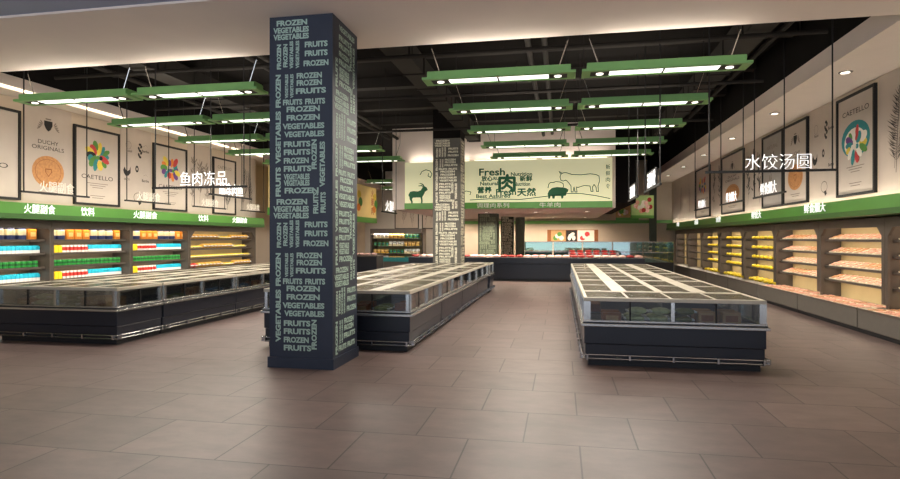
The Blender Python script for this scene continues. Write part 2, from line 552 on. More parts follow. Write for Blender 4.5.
# ------------------------------------------------------------------ lettered columns
LAY = []   # (word, u from the left edge, z down from the top, width, height, vertical)
def _l(w, x0, x1, y, h=13, vert=None):
    K = 0.91 / 156
    if vert:
        LAY.append((w, (x0 - 52) * K, ((vert[0] + vert[1]) / 2 - 42) * K, (vert[1] - vert[0]) * K, h * K, 1))
    else:
        LAY.append((w, ((x0 + x1) / 2 - 52) * K, (y - 42) * K, (x1 - x0) * K, h * K, 0))
for w, a, b, y in [('FROZEN', 70, 146, 57), ('VEGETABLES', 62, 150, 73), ('VEGETABLES', 62, 150, 88), ('FRUITS', 140, 196, 108),
                   ('FRUITS', 140, 196, 128), ('FROZEN', 137, 198, 150), ('FROZEN', 120, 182, 177), ('FROZEN', 120, 182, 193),
                   ('FRUITS', 118, 192, 211), ('FRUITS', 86, 134, 235), ('FRUITS', 141, 190, 235), ('FROZEN', 95, 177, 251), ('FROZEN', 95, 177, 270),
                   ('VEGETABLES', 85, 188, 289), ('VEGETABLES', 89, 188, 307), ('FRUITS', 88, 154, 329), ('FRUITS', 88, 154, 347), ('FROZEN', 88, 150, 366),
                   ('FRUITS', 88, 156, 384), ('VEGETABLES', 88, 152, 402), ('VEGETABLES', 88, 152, 416), ('FROZEN', 90, 174, 433)]:
    _l(w, a, b, y, 13)
for w, x, a, b, h in [('FRUITS', 167, 36, 84, 13), ('FRUITS', 185, 36, 82, 13), ('FROZEN', 76, 104, 160, 11), ('FROZEN', 92, 104, 156, 11),
                      ('VEGETABLES', 107, 98, 160, 9), ('VEGETABLES', 122, 98, 160, 9), ('VEGETABLES', 95, 172, 226, 8), ('VEGETABLES', 108, 172, 226, 8),
                      ('FROZEN', 74, 172, 246, 13), ('VEGETABLES', 74, 254, 372, 13), ('FRUITS', 74, 380, 446, 13), ('FROZEN', 163, 320, 386, 13), ('VEGETABLES', 183, 325, 426, 13)]:
    _l(w, x, x, 0, h, (a, b))
PERIOD = 401 * 0.91 / 156

def column(name, label, x0, x1, y0, y1, ztop, zblack, shaft_m, let_m, base_m=None, faces='SEW', scale=1.0, bold=0.03, z0=0.0):
    c = thing(name, label, 'column', ((x0 + x1) / 2, (y0 + y1) / 2, z0))
    hx, hy = (x1 - x0) / 2, (y1 - y0) / 2
    mb = MB(); mb.box(-hx, hx, -hy, hy, 0, ztop - z0, shaft_m); mb.build('shaft', c)
    if zblack > ztop:
        mb = MB(); mb.box(-hx, hx, -hy, hy, ztop - z0, zblack - z0, M_BLACK); mb.build('black_top', c)
    if base_m:
        mb = MB(); mb.box(-hx - .02, hx + .02, -hy - .02, hy + .02, 0, .14, base_m); mb.build('plinth', c)
    pl = {'S': (Plane((-hx, -hy, 0), (1, 0, 0), (0, 0, 1)), 2 * hx, 0.0), 'E': (Plane((hx, -hy, 0), (0, 1, 0), (0, 0, 1)), 2 * hy, 0.9),
          'W': (Plane((-hx, hy, 0), (0, -1, 0), (0, 0, 1)), 2 * hy, 1.4)}
    for fc in faces:
        p, wd, sh = pl[fc]
        mb = MB()
        k = wd / 0.91
        for w, u, d, ww, hh, vert in LAY:
            dz = (d + sh) * scale
            while dz > 0:
                dz -= PERIOD * scale
            while dz < (ztop - z0) + .3:
                z = (ztop - z0) - dz
                half = (ww if vert else hh) * .5 * scale
                if z + half < (ztop - z0) and z - half > (.16 if base_m else .02):
                    if vert:
                        p.text(mb, w, u * k, z, ww * scale, hh * k * 1.0, let_m, .003, bold, 1)
                    else:
                        p.text(mb, w, u * k, z, ww * k, hh * scale, let_m, .003, bold)
                dz += PERIOD * scale
        mb.build('lettering', c)
    return c
column('lettered_column', 'large square navy column in the foreground covered in pale green words', -3.77, -2.89, 7.07, 7.98, ZS, ZS, M_NAVY, M_MINT, M_NAVY, bold=.045)
column('lettered_column', 'square column with cream words behind the middle freezer island, black at its top', -3.98, -3.1, 17.95, 18.8, 4.84, 5.75, M_TAUPE, M_CREAM, None, scale=.86, bold=.06)
column('lettered_column', 'dark moss green column just behind the meat counter under the banner', -3.5, -2.68, 24.7, 25.5, 2.75, 2.75, M_MOSS, M_MOSSL, None, scale=.5, bold=.05)
column('lettered_column', 'slim grey green column behind the dark moss green one, standing before the back wall', -2.9, -2.3, 28.6, 29.2, 2.75, 2.75, M_MOSS, M_CREAM, None, scale=.4, bold=.05)
column('lettered_column', 'slimmest grey green column, farthest back beside the beige wall', -2.28, -1.83, 29.6, 30.1, 2.75, 2.75, M_TAUPE, M_MOSSL, None, scale=.4, bold=.05)

# ------------------------------------------------------------------ island freezers
Z_RIM0, Z_RIM1, Z_G1, Z_TOP = .53, .61, .86, .91
def freezer(Wd, L, sides, label, name='island_freezer', loc=(0, 0, 0), rz=0.0):
    """local frame centred on the unit; sides = exposed sides among W E S N"""
    t = thing(name, label, 'freezer', loc, rz)
    hx, hy = Wd / 2, L / 2 - .012
    g = .004
    e = {s: (s in sides) for s in 'WESN'}
    def ext(a):   # outline, growing by a only on exposed sides
        return (-hx - (a if e['W'] else -g), hx + (a if e['E'] else -g), -hy - (a if e['S'] else -g), hy + (a if e['N'] else -g))
    mb = MB(); mb.box(*ext(-.06), 0, .08, M_FZD); mb.build('plinth', t)
    mb = MB(); mb.box(*ext(-.018), .08, .29, M_FZ); mb.box(*ext(-.004), .295, Z_RIM0, M_FZ); mb.box(*ext(-.03), .285, .3, M_FZD)
    mb.box(*ext(-.03), Z_RIM0, .57, M_FZD)
    mb.build('body', t, bevel=.012)
    # bumper rails on the exposed sides
    for s in sides:
        mb = MB()
        for z in (.105, .155):
            a = ext(.022)
            P = {'W': ((a[0], a[2], z), (a[0], a[3], z)), 'E': ((a[1], a[2], z), (a[1], a[3], z)), 'S': ((a[0], a[2], z), (a[1], a[2], z)), 'N': ((a[0], a[3], z), (a[1], a[3], z))}[s]
            mb.tube(*P, .009, M_CHROME, 8)
        p0, p1 = Vector(P[0]), Vector(P[1])
        q = Vector({'W': (1, 0, 0), 'E': (-1, 0, 0), 'S': (0, 1, 0), 'N': (0, -1, 0)}[s])
        nb = max(2, int((p1 - p0).length / .55))
        for k in range(nb + 1):
            c = p0.lerp(p1, (k + .12) / (nb + .24)); c.z = .13
            mb.box(c.x - .012 - abs(q.x) * .02, c.x + .012 + abs(q.x) * .02, c.y - .012 - abs(q.y) * .02, c.y + .012 + abs(q.y) * .02, .095, .165, M_CHROME)
        mb.build('bumper_rail', t)
    # rim: a ring of steel profile, stepped
    mb = MB()
    o1, o2 = ext(.035), ext(.012)
    i1 = ext(-.07)
    def ring(o, i, z0, z1, m):
        if e['S']: mb.box(o[0], o[1], o[2], i[2], z0, z1, m)
        if e['N']: mb.box(o[0], o[1], i[3], o[3], z0, z1, m)
        ya, yb = (i[2] if e['S'] else o[2]), (i[3] if e['N'] else o[3])
        if e['W']: mb.box(o[0], i[0], ya, yb, z0, z1, m)
        if e['E']: mb.box(i[1], o[1], ya, yb, z0, z1, m)
    ring(o1, i1, Z_RIM0, .567, M_ALU)
    ring(o2, i1, .567, .585, M_FZ)
    ring(o2, i1, .585, Z_RIM1, M_ALU)
    mb.build('rim', t, bevel=.006)
    # inner liner on the closed sides
    mb = MB()
    b = ext(-.01)
    if not e['W']: mb.box(b[0], b[0] + .03, b[2], b[3], .57, Z_G1, M_INNER)
    if not e['E']: mb.box(b[1] - .03, b[1], b[2], b[3], .57, Z_G1, M_INNER)
    if mb.v: mb.build('liner', t)
    # glass walls with posts
    c = ext(-.02)
    for s in sides:
        mb = MB()
        if s == 'W': mb.box(c[0], c[0] + .008, c[2], c[3], Z_RIM1, Z_G1, M_GLASS)
        if s == 'E': mb.box(c[1] - .008, c[1], c[2], c[3], Z_RIM1, Z_G1, M_GLASS)
        if s == 'S': mb.box(c[0], c[1], c[2], c[2] + .008, Z_RIM1, Z_G1, M_GLASS)
        if s == 'N': mb.box(c[0], c[1], c[3] - .008, c[3], Z_RIM1, Z_G1, M_GLASS)
        mb.build('glass_pane', t)
        a, bb = {'W': ((c[0], c[2]), (c[0], c[3])), 'E': ((c[1], c[2]), (c[1], c[3])), 'S': ((c[0], c[2]), (c[1], c[2])), 'N': ((c[0], c[3]), (c[1], c[3]))}[s]
        a, bb = Vector(a), Vector(bb)
        n = max(2, 2 * round((bb - a).length / 1.15))
        for k in range(n + 1):
            f = .02 + .96 * k / n
            q = a.lerp(bb, f); w = .022 if k % 2 == 0 else .008
            mb = MB(); mb.box(q.x - w, q.x + w, q.y - w, q.y + w, Z_RIM1, Z_G1, M_ALU if k % 2 == 0 else M_BLK)
            mb.build('glazing_post', t)
    # top frame and sliding lids
    d = ext(0.0)
    mb = MB()
    fw = .045
    mb.box(d[0], d[1], d[2], d[2] + fw, Z_G1, Z_TOP, M_TOP); mb.box(d[0], d[1], d[3] - fw, d[3], Z_G1, Z_TOP, M_TOP)
    mb.box(d[0], d[0] + fw, d[2] + fw, d[3] - fw, Z_G1, Z_TOP, M_TOP); mb.box(d[1] - fw, d[1], d[2] + fw, d[3] - fw, Z_G1, Z_TOP, M_TOP)
    if Wd > L:                                     # end cap: lids side by side
        nx, ny, st = 4, 1, .03
    else:
        nx, ny, st = 2, 2, .21
    cw = (d[1] - d[0] - 2 * fw - st * (nx - 1)) / nx
    ch = (d[3] - d[2] - 2 * fw - .035 * (ny - 1)) / ny
    for k in range(1, nx):
        x = d[0] + fw + k * cw + (k - 1) * st
        mb.box(x, x + st, d[2] + fw, d[3] - fw, Z_G1 + .01, Z_TOP - .004, M_TOP)
    for k in range(1, ny):
        y = d[2] + fw + k * ch + (k - 1) * .035
        mb.box(d[0] + fw, d[1] - fw, y, y + .035, Z_G1 + .012, Z_TOP - .002, M_TOP)
    mb.build('top_frame', t, bevel=.004)
    for i in range(nx):
        for j in range(ny):
            x = d[0] + fw + i * (cw + st); y = d[2] + fw + j * (ch + .035)
            l = MB(); l.box(x + .003, x + cw - .003, y + .003, y + ch - .003, .893, .902, M_LID)
            lo = l.build('lid', t)
            h = MB(); h.box(x + cw * .35, x + cw * .65, y + .02, y + .04, .902, .912, M_ALU); h.build('lid_handle', lo)
    return t

# goods kinds (one of each is built, then copied); mesh stays at the base of the thing
def bag_mesh(m, w=.26, d=.2, h=.1, m2=None):
    mb = MB()
    def puff(v):
        x, y, z = v
        k = max(abs(x), abs(y))
        return (math.copysign(abs(x) ** .6, x), math.copysign(abs(y) ** .6, y), z * (1 - .35 * k))
    mb.sphere((0, 0, h / 2), w / 2, d / 2, h / 2, m, 10, 6, puff)
    mb.box(-w / 2 - .015, -w / 2 + .015, -d * .4, d * .4, h * .4, h * .6, m2 or m)
    mb.box(w / 2 - .015, w / 2 + .015, -d * .4, d * .4, h * .4, h * .6, m2 or m)
    return mb
def foodbox_mesh(m, m2, w=.24, d=.18, h=.12):
    mb = MB(); mb.cbox(-w / 2, w / 2, -d / 2, d / 2, 0, h, m, .006)
    mb.box(-w * .34, w * .34, -d / 2 - .002, d / 2 + .002, h * .25, h * .75, m2)
    return mb

GOODS = {}
def put(kind, build, label, cat, group, loc, rz=0.0, tilt=None):
    """first use of (kind, group) links a mesh; later ones are copies sharing it"""
    if kind not in GOODS:
        mb, nm, sm = build()
        GOODS[kind] = mb.build(nm, smooth=sm)
        o = GOODS[kind]
    else:
        o = GOODS[kind].copy(); COL.objects.link(o)
    o.location = loc
    o.rotation_euler = (tilt[0], tilt[1], rz) if tilt else (0, 0, rz)
    tag(o, label, cat, group)
    return o
B_BOX = ('fbox', lambda: (foodbox_mesh(G_BOX, G_BOXT), 'frozen_food_box', False))
B_TAN = ('tbox', lambda: (foodbox_mesh(G_BOXT, G_BOX, .22, .16, .16), 'frozen_food_box', False))
B_BAG = ('fbag', lambda: (bag_mesh(G_BAG, m2=G_WHITE), 'frozen_food_bag', True))
B_OLV = ('obag', lambda: (bag_mesh(G_BAGD, m2=G_WHITE), 'frozen_food_bag', True))
B_BLU = ('bbag', lambda: (bag_mesh(G_BAGB, m2=G_WHITE), 'frozen_food_bag', True))

def stock_cap(cx, cy, W_, D_, desc):
    """a row of packs behind the front glass of an end freezer"""
    n = int((W_ - .3) / .3)
    for r in range(2):
        y = cy - D_ / 2 + .22 + r * .27
        for i in range(n):
            x = cx - (n - 1) * .15 + i * .3
            q = (i + .5) / n
            if q < .24: k, lb, cat = B_BOX, 'brown frozen food box', 'box'
            elif q < .55: k, lb, cat = B_BAG, 'pale green frozen food bag', 'bag'
            elif q < .72: k, lb, cat = B_OLV, 'olive frozen food bag', 'bag'
            else: k, lb, cat = B_TAN, 'tan frozen food box', 'box'
            lb2 = '%s in front end freezer of %s' % (lb, desc.replace('the ', ''))
            put(*k, lb2, cat, lb2, (x, y, .572), random.uniform(-.04, .04))
            if cat == 'bag' and r == 0:
                put(*k, lb2, cat, lb2, (x + .03, y, .676), random.uniform(-.03, .03))

def stock_unit(x_face, sgn, y0, y1, desc):
    n = int((y1 - y0 - .3) / .33)
    for i in range(n):
        y = y0 + .2 + (y1 - y0 - .4) * (i + .5) / n
        k, lb, cat = [(B_BOX, 'brown frozen food box', 'box'), (B_OLV, 'olive frozen food bag', 'bag'), (B_TAN, 'tan frozen food box', 'box'), (B_BLU, 'blue frozen food bag', 'bag')][(i // 2 + int(y0)) % 4]
        lb2 = '%s in %s' % (lb, desc.replace('the ', ''))
        put(*k, lb2, cat, lb2, (x_face + sgn * .21, y, .572), PI / 2 + random.uniform(-.12, .12))

def island(desc, x0, x1, y0, cap, n, pitch, first_front):
    xm = (x0 + x1) / 2; hw = (x1 - x0) / 2
    if cap:
        freezer(x1 - x0, cap, 'SWE', 'charcoal end freezer at the near end of %s' % desc, loc=(xm, y0 + cap / 2, 0))
        stock_cap(xm, y0 + cap / 2, x1 - x0, cap, desc)
        ys = y0 + cap + .02
    else:
        ys = y0
    for k in range(n):
        yc = ys + pitch * (k + .5)
        nm = ['nearest', 'second', 'third', 'farthest'][k]
        for s, side in ((-1, 'left'), (1, 'right')):
            ex = 'W' if s < 0 else 'E'
            if k == 0 and not cap: ex += 'S'
            if k == n - 1: ex += 'N'
            freezer(hw, pitch, ex, '%s charcoal glass-lidded freezer in the %s row of %s' % (nm, side, desc), loc=(xm + s * hw / 2, yc, 0))
            vis = (desc.startswith('the right') and s < 0) or (not desc.startswith('the right') and s > 0)
            if vis and k < 3:
                stock_unit(x0 if s < 0 else x1, -s, ys + pitch * k, ys + pitch * (k + 1), 'the %s freezer in %s' % (nm, desc))
    return ys + n * pitch
RI = 'the right-hand freezer island'
MI = 'the middle freezer island'
LI = 'the left-hand freezer island'
island(RI, .3, 2.55, 7.93, 1.0, 4, 2.35, False)
island(MI, -4.56, -2.2, 8.35, 0, 4, 2.36, True)
island(LI, -9.2, -6.9, 8.03, 1.08, 4, 2.35, False)
# packs behind the front glass of the middle island
for r in range(2):
    for i in range(6):
        x = -4.3 + i * .32
        k, lb, cat = (B_BOX, 'brown frozen food box', 'box') if i < 5 else (B_OLV, 'olive frozen food bag', 'bag')
        if abs(x + 3.38) < .16: continue
        lb2 = '%s behind front glass of middle freezer island' % lb
        put(*k, lb2, cat, lb2, (x, 8.35 + .22 + r * .27, .572), random.uniform(-.1, .1))
freezer(.84, .95, 'WESN', 'short charcoal freezer standing alone past the far end of the middle freezer island', loc=(-2.58, 18.4, 0))

# ------------------------------------------------------------------ wall coolers
SHZ = (1.66, 1.37, 1.08, .79)
def cooler(label, cx, y0, y1, xf, xb, sgn, back_m, binx, chamfer=.16, jamb=.1):
    """sgn -1: opens towards -x (right wall); +1: opens towards +x (left wall). local frame: +d = into the wall"""
    t = thing('wall_cooler', label, 'cooler', (xf, (y0 + y1) / 2, 0))
    L = y1 - y0; h = L / 2 - .004
    D = abs(xb - xf)
    X = lambda d: -sgn * d
    def bx(mb, d0, d1, ya, yb, za, zb, m):
        a, b = sorted((X(d0), X(d1))); mb.box(a, b, ya, yb, za, zb, m)
    mb = MB(); bx(mb, D - .04, D, -h, h, 0, 2.07, back_m); mb.build('back_panel', t)
    for s in (-1, 1):
        mb = MB(); a, b = sorted((s * h, s * (h - .05))); bx(mb, .05, D - .04, a, b, 0, 2.07, M_CASE); mb.build('side_panel', t)
    # face frame with cut upper corners
    o = [(-h, .5), (-h, 2.07), (h, 2.07), (h, .5), (h - jamb, .5), (h - jamb, 1.9 - chamfer), (h - jamb - chamfer, 1.9), (-h + jamb + chamfer, 1.9), (-h + jamb, 1.9 - chamfer), (-h + jamb, .5)]
    mb = MB(); mb.prism(o, lambda u, v, q: (X(q), u, v), 0, .05, M_CASE); mb.build('face_frame', t)
    mb = MB(); bx(mb, .06, D - .04, -h + .05, h - .05, 1.95, 2.07, M_CASE); mb.build('canopy_box', t)
    mb = MB(); bx(mb, .12, .18, -h + .12, h - .12, 1.925, 1.949, M_STRIP); ls = mb.build('light_strip', t)
    area_light('cooler_light', t, (X(.15), 0, 1.92), .06, L - .3, CASE_W * (.8 if sgn > 0 else 1), WARM, (0, sgn * 0.45, 0))
    for z in SHZ[:3] + (SHZ[3],):
        area_light('shelf_light', t, (X(.17), 0, z - .036), .05, L - .3, CASE_W * (.8 if sgn > 0 else 1), WARM, (0, sgn * 0.3, 0))
    for z in SHZ:
        mb = MB(); bx(mb, .12, D - .05, -h + .06, h - .06, z - .03, z, M_SHELF)
        bx(mb, .105, .12, -h + .06, h - .06, z - .035, z + .012, M_CASE)
        mb.build('shelf', t)
    # base bin in front
    mb = MB()
    d0 = -abs(binx - xf)
    bx(mb, d0 + .03, D - .04, -h, h, 0, .08, M_FZD)
    bx(mb, d0, D - .04, -h + .012, h - .012, .08, .40, M_BIN)
    mb.build('base_bin', t, bevel=.01)
    mb = MB(); bx(mb, d0 - .006, d0 + .03, -h + .012, h - .012, .40, .44, M_CASE); mb.build('bin_edge', t)
    return t

def carton_mesh(m1, m2, w=.085, d=.085, h=.17, cap=False):
    mb = MB()
    mb.box(-w / 2, w / 2, -d / 2, d / 2, 0, h * .42, m2)
    mb.box(-w / 2, w / 2, -d / 2, d / 2, h * .42, h * .82, m1)
    mb.prism([(-d / 2, h * .82), (d / 2, h * .82), (.006, h * .97), (-.006, h * .97)], lambda u, v, q: (q, u, v), -w / 2, w / 2, m1)
    mb.box(-w / 2, w / 2, -.005, .005, h * .96, h, m1)
    return mb
def can_mesh(m1, m2, r=.06, h=.14):
    mb = MB(); mb.lathe([(r * .9, 0), (r, .012), (r, h * .35), (r, h * .65), (r, h - .014), (r * .86, h)], m1, 10, ms=[m2, m1, m2, m1, m2]); return mb
def jar_mesh(r=.105, h=.25):
    mb = MB(); mb.lathe([(r * .92, 0), (r, .015), (r, h * .38), (r, h * .82), (r * .86, h * .87), (r * .86, h)], G_NAVYP, 12, ms=[G_NAVYP, G_NAVYP, G_CREAMP, G_CREAMP, G_NAVYP]); return mb
def pack_mesh(w=.2, d=.14, h=.23):
    mb = MB(); mb.cbox(-d / 2, d / 2, -w / 2, w / 2, 0, h, G_ORANGE, .02); mb.box(-d / 2 - .002, d / 2 + .002, -w * .3, w * .3, h * .3, h * .7, G_ORANGEL); return mb
def striped_mesh(w=.065, d=.08, h=.17):
    mb = MB()
    mb.box(-d / 2, d / 2, -w / 2, w / 2, 0, h * .3, G_WHITE); mb.box(-d / 2, d / 2, -w / 2, w / 2, h * .3, h * .75, G_RED); mb.box(-d * .4, d * .4, -w * .4, w * .4, h * .75, h, G_WHITE)
    return mb
K_CYAN = ('cyan', lambda: (carton_mesh(G_CYAN, G_WHITE), 'drink_carton', False), 'cyan and white drink carton', 'carton', .095)
K_YEL = ('yelc', lambda: (carton_mesh(G_YEL, G_YEL), 'drink_carton', False), 'yellow drink carton', 'carton', .1)
K_RED = ('redc', lambda: (striped_mesh(), 'drink_bottle', False), 'small red and white drink bottle', 'bottle', .105)
K_GRN = ('grn', lambda: (can_mesh(G_GREEN, G_GREEND), 'drink_can', False), 'green drink can', 'can', .135)
K_JAR = ('jar', lambda: (jar_mesh(), 'food_jar', False), 'large navy and cream jar', 'jar', .245)
K_ORG = ('org', lambda: (pack_mesh(), 'food_pack', False), 'large orange food pack', 'pack', .225)
K_SNK = ('snk', lambda: (bag_mesh(G_SNACK, .2, .15, .16, G_WHITE), 'snack_bag', True), 'amber snack bag', 'bag', .19)
K_SNG = ('sng', lambda: (bag_mesh(G_FRUIT, .17, .15, .1, G_WHITE), 'snack_bag', True), 'bright yellow snack bag', 'bag', .165)
K_SNR = ('snr', lambda: (bag_mesh(G_RED, .19, .15, .15, G_WHITE), 'snack_bag', True), 'red snack bag', 'bag', .19)

XLF = -10.72
lc = [(8.28, 10.63, 'at photo left edge'), (10.63, 12.98, 'second from left'), (12.98, 15.33, 'third from left'), (15.33, 19.1, 'farthest away')]
shn = ['top', 'second', 'third', 'lowest']
def stock_shelf(ci, si, y0, y1, runs):
    """runs: list of (kind, fraction of the shelf)"""
    y = y0 + .09
    full = y1 - y0 - .18
    for K, fr in runs:
        n = max(1, round(full * fr / K[4]))
        for i in range(n):
            lb = '%s on %s shelf of left cooler %s' % (K[2], shn[si], lc[ci][2])
            put(K[0], K[1], lb, K[3], lb, (XLF - .26, y + K[4] * (i + .5), SHZ[si] + .001), 0)
        y += n * K[4]
for ci, (a, b, nm) in enumerate(lc):
    cooler('brown four-shelf cooler on the left wall, %s' % nm, 0, a, b, XLF, -11.27, 1, M_CASEB if ci == 3 else M_CASED, -10.3, .2 if ci == 3 else .04, .05)
    if ci < 3:
        top = [[(K_JAR, .3), (K_ORG, .28), (K_JAR, .22), (K_ORG, .2)], [(K_JAR, .22), (K_ORG, .34), (K_JAR, .31), (K_ORG, .13)], [(K_JAR, .22), (K_ORG, .32), (K_JAR, .3), (K_ORG, .16)]][ci]
        if ci == 0: top = [(K_ORG, .3), (K_JAR, .12), (K_ORG, .12), (K_JAR, .33), (K_ORG, .13)]
        stock_shelf(ci, 0, a, b, top)
        mix = [(K_CYAN, 1.0)] if ci == 0 else [(K_YEL, .2), (K_RED, .32), (K_CYAN, .48)]
        stock_shelf(ci, 1, a, b, mix); stock_shelf(ci, 3, a, b, mix)
        stock_shelf(ci, 2, a, b, [(K_GRN, 1.0)])
    else:
        stock_shelf(ci, 0, a, b, [(K_SNK, .5), (K_SNG, .2), (K_SNK, .3)])
        stock_shelf(ci, 1, a, b, [(K_SNG, .25), (K_SNK, .5), (K_SNG, .25)])
        stock_shelf(ci, 2, a, b, [(K_SNG, 1.0)])
        stock_shelf(ci, 3, a, b, [(K_SNR, .15), (K_SNK, .35), (K_SNG, .2), (K_SNK, .3)])

def tray_mesh(m):
    mb = MB()
    w, d = .2, .27
    mb.box(-d / 2, d / 2, -w / 2, w / 2, 0, .012, G_TRAY)
    for s in (-1, 1):
        mb.box(-d / 2, d / 2, s * w / 2 - .006, s * w / 2 + .006, .0, .03, G_TRAY)
        mb.box(s * d / 2 - .006, s * d / 2 + .006, -w / 2, w / 2, .0, .03, G_TRAY)
    for k in range(4):
        mb.box(-d * .42 + k * d * .21, -d * .42 + k * d * .21 + d * .19, -w * .4, w * .4, .012, .036 + .006 * (k % 2), m)
    return mb
def fruit_mesh():
    mb = MB(); mb.sphere((0, 0, .05), .062, .085, .05, G_FRUIT, 10, 6, lambda v: (v[0] + .25 * v[1] * v[1], v[1], v[2])); mb.tube((.01, .08, .05), (.02, .1, .06), .006, M_DGREEN, 5); return mb
K_TRY = ('trym', lambda: (tray_mesh(G_MEAT), 'meat_tray', False), 'cream tray of pink sliced meat', 'tray')
K_TRB = ('tryb', lambda: (tray_mesh(G_MEATD), 'meat_tray', False), 'cream tray of tan sliced meat', 'tray')
K_FRT = ('frt', lambda: (fruit_mesh(), 'yellow_fruit', True), 'plump yellow fruit', 'fruit')
XRF = 5.7
rn = ['at photo edge', 'nearest seen whole', 'second nearest seen whole', 'third nearest seen whole', 'fourth nearest seen whole', 'fifth nearest seen whole', 'next to farthest', 'farthest, by seafood tanks']
ryb = [9.0, 11.7, 14.4, 17.15, 20.0, 22.85, 25.6, 28.35, 31.1]
SL = .16   # shelf packs lean towards the aisle
for ci in range(8):
    a, b = ryb[ci], ryb[ci + 1]
    cooler('brown wall cooler on the right wall, %s' % rn[ci], 0, a, b, XRF, 6.17, -1, M_CASEB, 5.26)
    if ci in (0, 1, 2):
        for si, z in enumerate(SHZ):
            n = 9
            for i in range(n):
                K = K_TRB if (si + i // 4 + ci) % 3 == 0 else K_TRY
                lb = '%s on %s shelf of right cooler %s' % (K[2], shn[si], rn[ci])
                put(K[0], K[1], lb, K[3], lb, (XRF + .262, a + .17 + (b - a - .34) * (i + .5) / n, z + .05), 0, (0, -.32, 0))
        n = 9
        for r in range(2):
            for i in range(n):
                K = K_TRB if (i + ci) % 4 == 0 else K_TRY
                lb = '%s in base bin of right cooler %s' % (K[2], rn[ci])
                put(K[0], K[1], lb, K[3], lb, (5.26 + .2 + r * .32, a + .1 + (b - a - .2) * (i + .5) / n, .402), 0)
    elif ci in (3, 4, 5):
        for si, z in enumerate(SHZ):
            n = 14 if ci < 5 else 12
            for i in range(n):
                lb = '%s on %s shelf of right cooler %s' % (K_FRT[2], shn[si], rn[ci])
                put(K_FRT[0], K_FRT[1], lb, K_FRT[3], lb, (XRF + .2 + .07 * (i % 2), a + .17 + (b - a - .34) * (i + .5) / n, z + .001), random.uniform(-.5, .5))
        n = 18 if ci < 5 else 14
        for i in range(n):
            lb = '%s in base bin of right cooler %s' % (K_FRT[2], rn[ci])
            put(K_FRT[0], K_FRT[1], lb, K_FRT[3], lb, (5.8 + .13 * (i % 3), a + .15 + (b - a - .3) * (i + .5) / n, .401), random.uniform(-.8, .8))

# ------------------------------------------------------------------ green canopies with raised letters
def canopy(label, x_wall, x_front, y0, y1, z0, z1):
    t = thing('cooler_canopy', label, 'canopy', ((x_wall + x_front) / 2, (y0 + y1) / 2, z0))
    hx = abs(x_front - x_wall) / 2; hy = (y1 - y0) / 2
    mb = MB(); s = 1 if x_front > x_wall else -1
    mb.box(-hx, hx, -hy, hy, .1, z1 - z0 - .05, M_GREEN); a, b = sorted((s * hx, s * (hx - .03))); mb.box(a, b, -hy, hy, z1 - z0 - .05, z1 - z0, M_GREEN); mb.build('fascia_board', t)
    mb = MB(); mb.box(-hx + (.0 if s > 0 else -.02), hx + (.02 if s > 0 else 0), -hy, hy, 0, .1, M_DGREEN); mb.build('lower_lip', t)
    for k in range(4):  # unseen strips added to brighten the posters and soffit
        yy = -hy + (k + .5) * hy / 2; xx = s * (hx - .16)
        mb = MB(); mb.box(xx - .03, xx + .03, yy - hy / 4 + .1, yy + hy / 4 - .1, z1 - z0 - .05, z1 - z0 - .03, M_STRIP); mb.build('added_washer', t)
        area_light('added_washer_light', t, (xx, yy, z1 - z0 - .02), .05, hy / 2 - .3, ADDED_CANOPY_W * (1 if s < 0 else .4), NEUTRAL, (PI, 0, 0))
    return t
canopy('long green canopy above the coolers on the left wall', -11.3, -10.45, -2, 19.2, 2.08, 2.4)
canopy('long green canopy above the coolers on the right wall', 6.0, 5.3, 0, 31.2, 2.1, 2.42)
PLW = Plane((-10.45, 0, 0), (0, 1, 0), (0, 0, 1))      # left canopy front, faces +x
PRW = Plane((5.3, 0, 0), (0, -1, 0), (0, 0, 1))        # right canopy front, faces -x ; u = -y
def canopy_sign(pl, txt, u, z, w, h, label):
    mb = MB(); pl.text(mb, txt, u, z, w, h, M_WHITE, .001, .0, depth=.008)
    tag(mb.build('canopy_lettering'), label, 'sign')
zl = 2.29
for k, (txt, yc, w) in enumerate([('火腿副食', 10.08, .72), ('饮料', 11.3, .38), ('火腿副食', 13.15, .86), ('饮料', 15.6, .5), ('火腿副食', 17.6, .9)]):
    canopy_sign(PLW, txt, yc, zl, w, .19, 'white raised %s characters on the left green canopy, %s from the left' % ('four' if len(txt) == 4 else 'two', ORD[k]))
for k, (txt, yc, w) in enumerate([('鲜食烟大', 13.6, 1.05), ('鲜饺大', 17.35, .8), ('水饺', 21.3, .6), ('汤圆', 24.6, .6), ('水饺', 28.3, .6)]):
    canopy_sign(PRW, txt, -yc, 2.34, w, .2, 'white raised characters on the right green canopy, %s from the right' % ORD[k])

